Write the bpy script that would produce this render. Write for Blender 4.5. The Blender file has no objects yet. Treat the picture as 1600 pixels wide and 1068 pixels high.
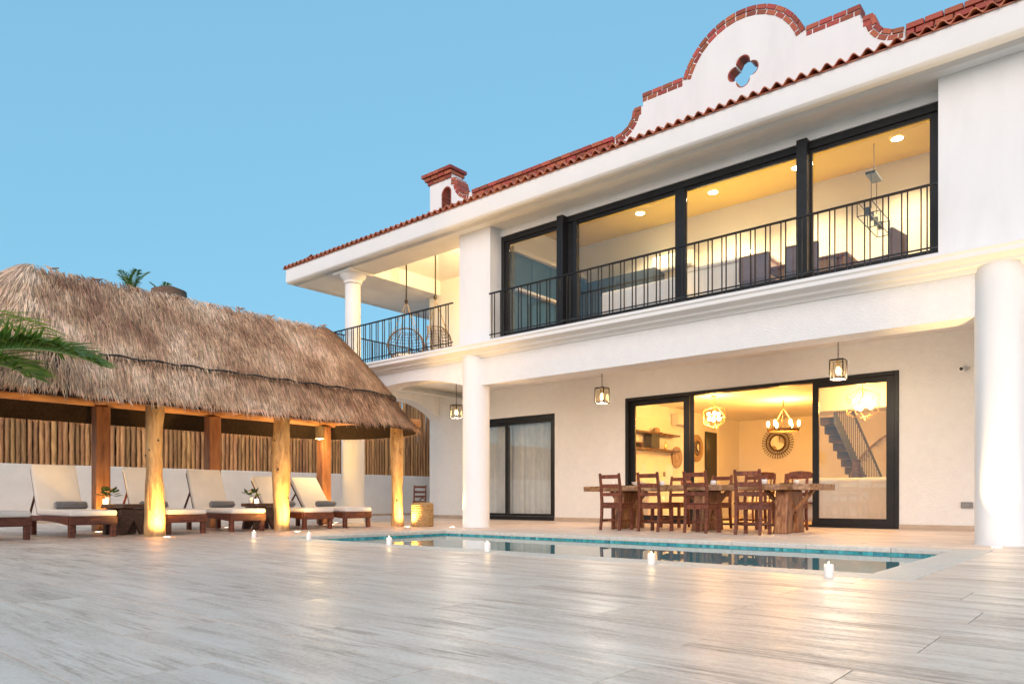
import bpy, bmesh, math, random
from math import sin, cos, pi, radians
from mathutils import Vector, Matrix, Quaternion
from mathutils.geometry import tessellate_polygon

random.seed(7)
R = random.uniform
SC = bpy.context.scene
COL = SC.collection

# ------------------------------------------------------------------ camera
CAM_H = 0.52
cam_d = bpy.data.cameras.new("camera")
cam = bpy.data.objects.new("camera", cam_d)
COL.objects.link(cam)
cam.location = (0, 0, CAM_H)
cam.rotation_euler = (radians(90), 0, radians(40.5))
cam_d.lens = 25.56
cam_d.sensor_width = 36
cam_d.shift_y = 0.1531
cam_d.clip_start = 0.05
cam_d.clip_end = 3000
SC.camera = cam

# ------------------------------------------------------------------ sky, sun, exposure
SUN_EL, SUN_AZ = radians(17), radians(155)          # azimuth from +Y towards +X: behind the camera
w = bpy.data.worlds.new("World")
SC.world = w
w.use_nodes = True
nt = w.node_tree
bg = nt.nodes["Background"]
sky = nt.nodes.new("ShaderNodeTexSky")
sky.sky_type = 'NISHITA'
sky.sun_disc = False
sky.sun_elevation = SUN_EL
sky.sun_rotation = SUN_AZ
sky.altitude = 0
sky.air_density = 1.0
sky.dust_density = 1.5
sky.ozone_density = 4.0
tint = nt.nodes.new("ShaderNodeMix")
tint.data_type = 'RGBA'
tint.blend_type = 'MULTIPLY'
tint.inputs[0].default_value = 1.0
tint.inputs[7].default_value = (.74, 1.46, 1.86, 1)
gam = nt.nodes.new('ShaderNodeGamma')
gam.inputs[1].default_value = .20
nt.links.new(sky.outputs[0], gam.inputs[0])
nt.links.new(gam.outputs[0], tint.inputs[6])
nt.links.new(tint.outputs[2], bg.inputs[0])
bg.inputs[1].default_value = 0.15

sun_d = bpy.data.lights.new("sun", 'SUN')
sun_d.energy = 1.62
sun_d.angle = radians(60)
sun_d.color = (1.0, 0.75, 0.635)
sun = bpy.data.objects.new("sun", sun_d)
COL.objects.link(sun)
SUN_LAMP_EL = SUN_EL
sun.rotation_euler = Vector((sin(SUN_AZ) * cos(SUN_LAMP_EL), cos(SUN_AZ) * cos(SUN_LAMP_EL), sin(SUN_LAMP_EL))).to_track_quat('Z', 'Y').to_euler()

SC.view_settings.view_transform = 'Standard'
SC.view_settings.look = 'None'
SC.view_settings.gamma = 1
SC.view_settings.exposure = 1.2
SC.view_settings.use_curve_mapping = False
SC.render.engine = 'CYCLES'
SC.cycles.use_denoising = True
SC.cycles.max_bounces = 8
SC.cycles.transparent_max_bounces = 24
SC.cycles.sample_clamp_indirect = 6
SC.cycles.caustics_reflective = False
SC.cycles.caustics_refractive = False

# ------------------------------------------------------------------ materials
def nm(name):
    m = bpy.data.materials.new(name)
    m.use_nodes = True
    return m, m.node_tree.nodes, m.node_tree.links, m.node_tree.nodes["Principled BSDF"]

def L3(c):
    return (c[0], c[1], c[2], 1)

def tex(name, ramp, rough=0.6, scale=(1, 1, 1), noise=4.0, detail=6.0, dist=0.0, bump=0.0, bscale=40.0, bdist=0.01,
        vary=0.0, rrange=None, spec=0.5, world=False, offs=True, hue=None, sheen=0.0):
    """noise-ramped colour in object space with per-object and per-island offsets; bump from a second noise"""
    m, n, l, b = nm(name)
    tc = n.new("ShaderNodeTexCoord")
    geo = n.new("ShaderNodeNewGeometry")
    oi = n.new("ShaderNodeObjectInfo")
    rnd = n.new("ShaderNodeMath"); rnd.operation = 'ADD'
    l.new(oi.outputs["Random"], rnd.inputs[0]); l.new(geo.outputs["Random Per Island"], rnd.inputs[1])
    mp = n.new("ShaderNodeMapping")
    mp.inputs["Scale"].default_value = scale
    src = geo.outputs["Position"] if world else tc.outputs["Object"]
    l.new(src, mp.inputs["Vector"])
    vec = mp.outputs[0]
    if offs:
        off = n.new("ShaderNodeVectorMath"); off.operation = 'SCALE'
        off.inputs[0].default_value = (37.1, 19.7, 53.3)
        l.new(rnd.outputs[0], off.inputs["Scale"])
        ad = n.new("ShaderNodeVectorMath"); ad.operation = 'ADD'
        l.new(vec, ad.inputs[0]); l.new(off.outputs[0], ad.inputs[1])
        vec = ad.outputs[0]
    nz = n.new("ShaderNodeTexNoise")
    nz.inputs["Scale"].default_value = noise
    nz.inputs["Detail"].default_value = detail
    nz.inputs["Roughness"].default_value = 0.62 if name != 'travertine slab' else .70
    nz.inputs["Distortion"].default_value = dist
    l.new(vec, nz.inputs["Vector"])
    cr = n.new("ShaderNodeValToRGB")
    if len(ramp) > 2:                       # noise gathers round .5: pull the stops in for full contrast
        ramp = [(.5 + (q - .5) * .66, c) for q, c in ramp]
    el = cr.color_ramp.elements
    el[0].position, el[0].color = ramp[0][0], L3(ramp[0][1])
    el[1].position, el[1].color = ramp[-1][0], L3(ramp[-1][1])
    for p, c in ramp[1:-1]:
        e = el.new(p); e.color = L3(c)
    l.new(nz.outputs[0], cr.inputs[0])
    col = cr.outputs[0]
    if vary or hue:
        hs = n.new("ShaderNodeHueSaturation")
        fr = n.new("ShaderNodeMath"); fr.operation = 'FRACT'
        l.new(rnd.outputs[0], fr.inputs[0])
        mr = n.new("ShaderNodeMapRange")
        mr.inputs[3].default_value = 1 - vary; mr.inputs[4].default_value = 1 + vary
        l.new(fr.outputs[0], mr.inputs[0]); l.new(mr.outputs[0], hs.inputs["Value"])
        if hue:
            m2 = n.new("ShaderNodeMapRange")
            m2.inputs[3].default_value = 0.5 - hue; m2.inputs[4].default_value = 0.5 + hue
            f2 = n.new("ShaderNodeMath"); f2.operation = 'MULTIPLY_ADD'; f2.inputs[1].default_value = 7.3; f2.inputs[2].default_value = .31
            f3 = n.new("ShaderNodeMath"); f3.operation = 'FRACT'
            l.new(rnd.outputs[0], f2.inputs[0]); l.new(f2.outputs[0], f3.inputs[0]); l.new(f3.outputs[0], m2.inputs[0])
            l.new(m2.outputs[0], hs.inputs["Hue"])
        l.new(col, hs.inputs["Color"])
        col = hs.outputs[0]
    l.new(col, b.inputs["Base Color"])
    b.inputs["Roughness"].default_value = rough
    b.inputs["Specular IOR Level"].default_value = spec
    if sheen:
        b.inputs["Sheen Weight"].default_value = sheen
    if rrange:
        mr = n.new("ShaderNodeMapRange")
        mr.inputs[1].default_value = .3; mr.inputs[2].default_value = .7
        mr.inputs[3].default_value, mr.inputs[4].default_value = rrange
        l.new(nz.outputs[0], mr.inputs[0]); l.new(mr.outputs[0], b.inputs["Roughness"])
    if bump:
        n2 = n.new("ShaderNodeTexNoise")
        n2.inputs["Scale"].default_value = bscale; n2.inputs["Detail"].default_value = 5
        l.new(vec, n2.inputs["Vector"])
        bp = n.new("ShaderNodeBump"); bp.inputs["Strength"].default_value = bump; bp.inputs["Distance"].default_value = bdist
        l.new(n2.outputs[0], bp.inputs["Height"]); l.new(bp.outputs[0], b.inputs["Normal"])
    return m

def emis(name, color, strength, base=(1, 1, 1)):
    m, n, l, b = nm(name)
    b.inputs["Base Color"].default_value = L3(base)
    b.inputs["Emission Color"].default_value = L3(color)
    b.inputs["Emission Strength"].default_value = strength
    b.inputs["Roughness"].default_value = 0.4
    return m

def glassy(name, f0, tr, rough=0.0, boost=1.0, bump=None):
    """thin sheet: Schlick reflection over a tinted see-through"""
    m, n, l, b = nm(name)
    n.remove(b)
    out = n["Material Output"]
    lw = n.new("ShaderNodeLayerWeight"); lw.inputs[0].default_value = 0.5
    pw = n.new("ShaderNodeMath"); pw.operation = 'POWER'; pw.inputs[1].default_value = 5
    l.new(lw.outputs["Facing"], pw.inputs[0])
    ml = n.new("ShaderNodeMath"); ml.operation = 'MULTIPLY_ADD'; ml.use_clamp = True
    ml.inputs[1].default_value = (1 - f0) * boost; ml.inputs[2].default_value = f0
    l.new(pw.outputs[0], ml.inputs[0])
    tb = n.new("ShaderNodeBsdfTransparent"); tb.inputs[0].default_value = L3(tr)
    gb = n.new("ShaderNodeBsdfGlossy"); gb.inputs["Roughness"].default_value = rough
    gb.inputs[0].default_value = (1, 1, 1, 1)
    mx = n.new("ShaderNodeMixShader")
    l.new(ml.outputs[0], mx.inputs[0]); l.new(tb.outputs[0], mx.inputs[1]); l.new(gb.outputs[0], mx.inputs[2])
    l.new(mx.outputs[0], out.inputs["Surface"])
    if bump:
        geo = n.new("ShaderNodeNewGeometry")
        nz = n.new("ShaderNodeTexNoise"); nz.inputs["Scale"].default_value = bump[0]; nz.inputs["Detail"].default_value = 2
        l.new(geo.outputs["Position"], nz.inputs["Vector"])
        bp = n.new("ShaderNodeBump"); bp.inputs["Strength"].default_value = bump[1]; bp.inputs["Distance"].default_value = 0.02
        l.new(nz.outputs[0], bp.inputs["Height"])
        l.new(bp.outputs[0], gb.inputs["Normal"]); l.new(bp.outputs[0], lw.inputs["Normal"])
    return m

W1 = (.80, .79, .77)
M = {}
M['stucco'] = tex('smooth white stucco', [(0.25, (.725, .72, .712)), (0.5, (.765, .76, .752)), (0.75, (.785, .78, .772))], .8, scale=(1.6, 1.6, .45), noise=1.6, detail=10, bump=.25, bscale=55, bdist=.006, offs=False, spec=.25)
M['rough'] = tex('rough cast white stucco', [(0.3, (.745, .74, .732)), (0.7, (.785, .78, .77))], .9, noise=7, detail=10, bump=.9, bscale=48, bdist=.018, offs=False, spec=.2)
M['trim'] = tex('white plaster trim', [(0.3, (.74, .735, .725)), (0.7, (.78, .775, .765))], .7, noise=2, bump=.08, bscale=60, bdist=.004, offs=False, spec=.3)
M['lowwall'] = tex('off white garden wall', [(0.25, (.66, .62, .58)), (0.75, (.76, .73, .69))], .85, noise=2.2, bump=.3, bscale=35, bdist=.008, offs=False, spec=.2)
M['inwall'] = tex('indoor white paint', [(0.3, (.80, .78, .74)), (0.7, (.83, .81, .77))], .8, noise=2, offs=False, spec=.2)
M['ochre'] = tex('ochre ceiling paint', [(0.3, (.72, .53, .06)), (0.7, (.76, .57, .07))], .7, noise=1, offs=False, spec=.2)
M['woodfloor'] = tex('honey wood floor', [(0.3, (.36, .20, .08)), (0.7, (.50, .30, .13))], .35, scale=(1, 9, 1), noise=2, offs=False)
M['terracotta'] = tex('terracotta roof tile', [(0.25, (.33, .095, .048)), (0.55, (.46, .15, .075)), (0.8, (.54, .22, .12))], .55, noise=9, bump=.3, bscale=50, bdist=.006, vary=.22, hue=.012)
M['brick'] = tex('red clay brick', [(0.25, (.25, .045, .028)), (0.6, (.37, .085, .045)), (0.85, (.50, .17, .10))], .65, noise=14, bump=.35, bscale=60, bdist=.005, vary=.32, hue=.014)
M['mortar'] = tex('pale mortar', [(0.3, (.62, .57, .50)), (0.7, (.74, .70, .64))], .9, noise=20, offs=False)
TRAV = [(0.27, (.40, .325, .265)), (0.40, (.58, .51, .45)), (0.53, (.72, .665, .61)), (0.8, (.81, .77, .725))]
def plank_mat():
    """cross-cut travertine: broad bands, fine grain lines along the slab, pits and speckle"""
    m, n, l, b = nm('travertine slab')
    geo = n.new("ShaderNodeNewGeometry"); oi = n.new("ShaderNodeObjectInfo")
    rnd = n.new("ShaderNodeMath"); rnd.operation = 'ADD'
    l.new(oi.outputs["Random"], rnd.inputs[0]); l.new(geo.outputs["Random Per Island"], rnd.inputs[1])
    off = n.new("ShaderNodeVectorMath"); off.operation = 'SCALE'; off.inputs[0].default_value = (37.1, 19.7, 53.3)
    l.new(rnd.outputs[0], off.inputs["Scale"])
    def noise(sc, s, det, ro=.6, dist=0.0):
        mp = n.new("ShaderNodeMapping"); mp.inputs["Scale"].default_value = sc
        l.new(geo.outputs["Position"], mp.inputs["Vector"])
        ad = n.new("ShaderNodeVectorMath"); ad.operation = 'ADD'
        l.new(mp.outputs[0], ad.inputs[0]); l.new(off.outputs[0], ad.inputs[1])
        z = n.new("ShaderNodeTexNoise"); z.inputs["Scale"].default_value = s; z.inputs["Detail"].default_value = det
        z.inputs["Roughness"].default_value = ro; z.inputs["Distortion"].default_value = dist
        l.new(ad.outputs[0], z.inputs["Vector"]); return z.outputs[0]
    def math(op, a, c):
        q = n.new("ShaderNodeMath"); q.operation = op
        for k, v in ((0, a), (1, c)):
            if isinstance(v, (int, float)): q.inputs[k].default_value = v
            else: l.new(v, q.inputs[k])
        return q.outputs[0]
    n1 = noise((.7, 4.2, 1), 1.8, 9, .62, .8)
    n2 = noise((1.6, 30, 1), 1.6, 7, .7, .25)
    n3 = noise((1, 2.2, 1), 42, 4, .75)
    n4 = noise((.8, 3.4, 1), 1.0, 4, .6)
    val = math('ADD', math('ADD', math('MULTIPLY', n1, .50), math('MULTIPLY', n2, .17)), math('MULTIPLY', n3, .33))
    patch = n.new("ShaderNodeMapRange"); patch.inputs[1].default_value = .51; patch.inputs[2].default_value = .60
    l.new(n4, patch.inputs[0])
    g2 = n.new("ShaderNodeMapRange"); g2.inputs[1].default_value = .53; g2.inputs[2].default_value = .40
    l.new(n2, g2.inputs[0])
    val = math('SUBTRACT', val, math('MULTIPLY', math('MULTIPLY', patch.outputs[0], g2.outputs[0]), .13))
    cr = n.new("ShaderNodeValToRGB"); el = cr.color_ramp.elements
    st = [(.31, (.45, .33, .25)), (.42, (.61, .475, .385)), (.49, (.735, .595, .495)), (.56, (.81, .685, .59)), (.68, (.86, .755, .665))]
    el[0].position, el[0].color = st[0][0], L3(st[0][1]); el[1].position, el[1].color = st[-1][0], L3(st[-1][1])
    for q, c in st[1:-1]:
        e = el.new(q); e.color = L3(c)
    l.new(val, cr.inputs[0])
    hs = n.new("ShaderNodeHueSaturation"); fr = n.new("ShaderNodeMath"); fr.operation = 'FRACT'; l.new(rnd.outputs[0], fr.inputs[0])
    mr = n.new("ShaderNodeMapRange"); mr.inputs[3].default_value = .92; mr.inputs[4].default_value = 1.06
    l.new(fr.outputs[0], mr.inputs[0]); l.new(mr.outputs[0], hs.inputs["Value"]); l.new(cr.outputs[0], hs.inputs["Color"])
    l.new(hs.outputs[0], b.inputs["Base Color"])
    rr = n.new("ShaderNodeMapRange"); rr.inputs[1].default_value = .38; rr.inputs[2].default_value = .6; rr.inputs[3].default_value = .52; rr.inputs[4].default_value = .31
    l.new(val, rr.inputs[0]); l.new(rr.outputs[0], b.inputs["Roughness"])
    b.inputs["Specular IOR Level"].default_value = .38
    bp = n.new("ShaderNodeBump"); bp.inputs["Strength"].default_value = .22; bp.inputs["Distance"].default_value = .004
    l.new(val, bp.inputs["Height"]); l.new(bp.outputs[0], b.inputs["Normal"])
    return m
M['plank'] = plank_mat()
M['coping'] = tex('pale speckled coping stone', [(0.3, (.56, .51, .45)), (0.7, (.70, .66, .60))], .5, noise=22, bump=.3, bscale=60, bdist=.004, vary=.05)
M['grout'] = tex('grey beige grout', [(0.3, (.36, .31, .265)), (0.7, (.46, .40, .35))], .9, noise=10, offs=False)
M['skirt'] = tex('beige stone skirting', [(0.3, (.38, .29, .22)), (0.7, (.50, .40, .31))], .5, scale=(1, 1, 5), noise=5, offs=False)
M['ground'] = tex('sandy ground', [(0.3, (.24, .20, .14)), (0.7, (.38, .33, .25))], .95, noise=.8, offs=False)
M['pooltile'] = tex('turquoise mosaic tile', [(0.3, (.035, .26, .30)), (0.5, (.06, .36, .40)), (0.75, (.16, .52, .54))], .2, noise=9, vary=.3, hue=.02)
M['poolshell'] = tex('pale blue pool plaster', [(0.3, (.22, .44, .48)), (0.7, (.32, .55, .58))], .6, noise=3, offs=False)
M['water'] = glassy('pool water', .025, (.50, .84, .88), 0.0, 1.0, bump=(2.2, .05))
M['glass'] = glassy('window glass', .055, (.965, .975, .975), 0.0, 1.25)
M['lampglass'] = glassy('lantern glass', .05, (.97, .94, .88), 0.02)
M['black'] = tex('black powder coated metal', [(0.3, (.010, .010, .011)), (0.7, (.016, .016, .017))], .45, noise=8, offs=False, spec=.3)
M['iron'] = tex('dark iron', [(0.3, (.018, .015, .013)), (0.7, (.035, .028, .022))], .45, noise=20)
M['brass'] = tex('brass wire', [(0.3, (.62, .43, .18)), (0.7, (.72, .52, .24))], .3, noise=20)
M['brass'].node_tree.nodes["Principled BSDF"].inputs["Metallic"].default_value = .9
M['redwood'] = tex('red brown hardwood', [(0.25, (.075, .018, .008)), (0.55, (.15, .038, .015)), (0.8, (.24, .075, .03))], .48, scale=(3, 3, 14), noise=2.4, dist=.8, vary=.16, bump=.1, bscale=20, bdist=.003)
M['redwoodx'] = tex('red brown hardwood rail', [(0.25, (.075, .018, .008)), (0.55, (.15, .038, .015)), (0.8, (.24, .075, .03))], .48, scale=(14, 3, 3), noise=1.4, dist=.8, vary=.16, bump=.1, bscale=20, bdist=.003)
M['slabwood'] = tex('live edge parota wood', [(0.22, (.10, .045, .02)), (0.45, (.25, .125, .055)), (0.65, (.38, .215, .10)), (0.85, (.52, .33, .18))], .42, scale=(1.1, 9, 4), noise=2.2, dist=1.6, bump=.2, bscale=18, bdist=.004)
M['slableg'] = tex('thick parota leg slab', [(0.22, (.09, .032, .013)), (0.45, (.25, .10, .038)), (0.65, (.38, .18, .075)), (0.85, (.55, .33, .17))], .5, scale=(6, 6, 1.0), noise=2.4, dist=1.2, bump=.25, bscale=18, bdist=.005)
M['darkslab'] = tex('dark oiled wood slab', [(0.25, (.045, .02, .011)), (0.55, (.10, .045, .022)), (0.8, (.19, .095, .048))], .45, scale=(2, 7, 7), noise=2.6, dist=1.2, bump=.25, bscale=18, bdist=.005)
M['log'] = tex('pale peeled log', [(0.16, (.10, .05, .022)), (0.34, (.38, .22, .09)), (0.6, (.54, .34, .145)), (0.85, (.64, .45, .22))], .6, scale=(5, 5, 1.1), noise=2.6, detail=8, dist=.9, bump=.7, bscale=11, bdist=.014, vary=.08)
M['postwood'] = tex('reddish cedar post', [(0.2, (.17, .065, .028)), (0.5, (.31, .13, .055)), (0.8, (.42, .20, .09))], .6, scale=(5, 5, .8), noise=2.4, dist=.6, bump=.25, bscale=9, bdist=.008, vary=.1)
M['beamwood'] = tex('orange cedar beam', [(0.2, (.25, .10, .035)), (0.5, (.42, .19, .065)), (0.8, (.52, .27, .11))], .55, scale=(5, .8, 5), noise=2.4, dist=.6, bump=.25, bscale=9, bdist=.008, vary=.1)
M['pole'] = tex('peeled fence pole', [(0.2, (.16, .085, .04)), (0.42, (.32, .16, .062)), (0.65, (.45, .245, .10)), (0.85, (.56, .35, .165))], .7, scale=(6, 6, 1.2), noise=2.2, detail=8, dist=1.0, bump=.35, bscale=8, bdist=.008, vary=.3, hue=.008)
M['straw'] = tex('weathered straw', [(0.25, (.30, .15, .085)), (0.5, (.53, .32, .195)), (0.75, (.76, .53, .37))], .75, noise=1.1, detail=4, offs=False, vary=.55, hue=.012, spec=.3)
M['thatchbase'] = tex('dense brown thatch', [(0.25, (.10, .06, .04)), (0.75, (.22, .14, .10))], .95, scale=(5, 5, 1), noise=6, offs=False, spec=.1)
M['skyreflect'] = tex('slate blue sky reflection panel', [(0.3, (.045, .10, .145)), (0.7, (.06, .125, .175))], .35, noise=2, offs=False)  # stands for the blue sky reflected in the upper pane
M['stepwood'] = tex('dark brown stair wood', [(0.3, (.10, .075, .06)), (0.7, (.15, .115, .09))], .8, noise=4, spec=.15)
M['darkwicker'] = tex('dark brown wicker', [(0.3, (.09, .06, .04)), (0.7, (.17, .115, .08))], .75, noise=30)
M['stairgrey'] = tex('blue grey painted steel', [(0.3, (.13, .15, .17)), (0.7, (.17, .19, .21))], .5, noise=5, offs=False)
M['underthatch'] = tex('shade darkened palm leaf underside', [(0.25, (.018, .012, .008)), (0.75, (.045, .03, .02))], .95, scale=(5, 5, 1), noise=6, offs=False, spec=.1)  # thatch tone darkened to stand for the shade under the roof
M['mauve'] = tex('mauve brown upholstery', [(0.3, (.15, .10, .10)), (0.7, (.22, .15, .145))], .9, noise=6, bump=.2, bscale=120, bdist=.002)
M['rope'] = tex('black tarred rope', [(0.3, (.015, .013, .012)), (0.7, (.04, .035, .03))], .8, noise=30)
M['hemp'] = tex('tan hemp rope', [(0.3, (.28, .20, .12)), (0.7, (.42, .32, .2))], .85, noise=30)
M['canvas'] = tex('cream canvas cushion', [(0.3, (.72, .68, .64)), (0.7, (.79, .76, .72))], .9, noise=3, bump=.15, bscale=180, bdist=.002, sheen=.3)
M['towel'] = tex('slate grey towel', [(0.3, (.09, .10, .125)), (0.7, (.15, .16, .19))], .95, noise=30, bump=.6, bscale=120, bdist=.004, sheen=.6)
M['sofa'] = tex('off white linen', [(0.3, (.70, .66, .60)), (0.7, (.78, .74, .68))], .9, noise=4, bump=.15, bscale=150, bdist=.002, sheen=.3)
M['curtain'] = tex('sheer grey white curtain', [(0.3, (.56, .57, .57)), (0.7, (.68, .69, .69))], .9, noise=3, offs=False)
M['wicker'] = tex('woven wicker', [(0.25, (.20, .13, .08)), (0.7, (.42, .30, .19))], .7, noise=40, bump=.6, bscale=60, bdist=.01)
M['basket'] = tex('woven palm basket', [(0.25, (.22, .12, .045)), (0.5, (.44, .27, .11)), (0.8, (.58, .40, .2))], .75, scale=(1, 1, 3.5), noise=22, bump=.8, bscale=34, bdist=.012)
M['wax'] = tex('white candle wax', [(0.3, (.82, .80, .76)), (0.7, (.86, .84, .80))], .45, noise=4)
M['wax'].node_tree.nodes["Principled BSDF"].inputs["Subsurface Weight"].default_value = .3
M['china'] = tex('white glazed china', [(0.3, (.80, .80, .80)), (0.7, (.84, .84, .84))], .15, noise=3)
M['slate'] = tex('grey glazed plate', [(0.3, (.16, .17, .16)), (0.7, (.25, .26, .24))], .3, noise=6)
M['claypot'] = tex('burnt orange pot', [(0.3, (.35, .11, .04)), (0.7, (.46, .16, .07))], .5, noise=6)
M['leaf'] = tex('glossy leaf', [(0.25, (.015, .045, .012)), (0.6, (.035, .085, .022)), (0.85, (.07, .13, .035))], .4, noise=12, vary=.3)
M['palm'] = tex('coconut leaflet', [(0.25, (.045, .085, .015)), (0.55, (.10, .16, .03)), (0.85, (.22, .25, .06))], .55, noise=2.2, vary=.35, hue=.015)
def leafy(m, amount, tr):
    n, l = m.node_tree.nodes, m.node_tree.links
    b = n["Principled BSDF"]; t = n.new("ShaderNodeBsdfTranslucent"); t.inputs[0].default_value = L3(tr)
    x = n.new("ShaderNodeMixShader"); x.inputs[0].default_value = amount
    l.new(b.outputs[0], x.inputs[1]); l.new(t.outputs[0], x.inputs[2]); l.new(x.outputs[0], n["Material Output"].inputs["Surface"])
leafy(M['palm'], .35, (.22, .34, .05)); leafy(M['leaf'], .25, (.10, .22, .04))
M['rachis'] = tex('yellow green leaf rib', [(0.3, (.22, .26, .07)), (0.7, (.36, .36, .12))], .5, noise=6)
M['dryfrond'] = tex('dry grey frond', [(0.3, (.26, .23, .19)), (0.7, (.44, .40, .34))], .8, noise=6, vary=.2)
M['trunk'] = tex('palm trunk', [(0.3, (.12, .095, .07)), (0.7, (.24, .20, .15))], .9, scale=(1, 1, 7), noise=3, bump=.5, bscale=6, bdist=.02)
M['petal'] = tex('pale pink petal', [(0.3, (.70, .38, .34)), (0.7, (.80, .55, .48))], .6, noise=8)
M['mirror'] = tex('mirror glass', [(0.3, (.85, .85, .85)), (0.7, (.86, .86, .86))], .02, noise=1)
M['mirror'].node_tree.nodes["Principled BSDF"].inputs["Metallic"].default_value = 1
M['plastic'] = tex('white plastic', [(0.3, (.72, .71, .69)), (0.7, (.75, .74, .72))], .35, noise=3, offs=False)
M['greyplastic'] = tex('grey plastic', [(0.3, (.22, .22, .22)), (0.7, (.27, .27, .27))], .4, noise=3, offs=False)
M['navy'] = tex('dark slate cabinet', [(0.3, (.035, .04, .048)), (0.7, (.05, .056, .066))], .3, noise=3, offs=False)
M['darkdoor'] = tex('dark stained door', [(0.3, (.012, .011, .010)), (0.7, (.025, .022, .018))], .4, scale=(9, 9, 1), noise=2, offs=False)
M['pampas'] = tex('dry palm plume', [(0.3, (.20, .12, .05)), (0.7, (.36, .24, .12))], .8, noise=10, vary=.2)
M['bulb'] = emis('warm bulb', (1, .62, .22), 11)
M['bulbsoft'] = emis('soft filament bulb', (1, .66, .28), 9)
M['downlight'] = emis('downlight lens', (1, .80, .48), 26)
M['uplens'] = emis('uplight lens', (1, .80, .50), 20)
M['flame'] = emis('candle flame', (1, .66, .28), 14)
M['candleglow'] = emis('lit candle glass', (1, .66, .34), 1.6, (.9, .8, .7))

# ------------------------------------------------------------------ mesh helpers
ABS = {}      # root name -> location: its children are built in world coordinates

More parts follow.
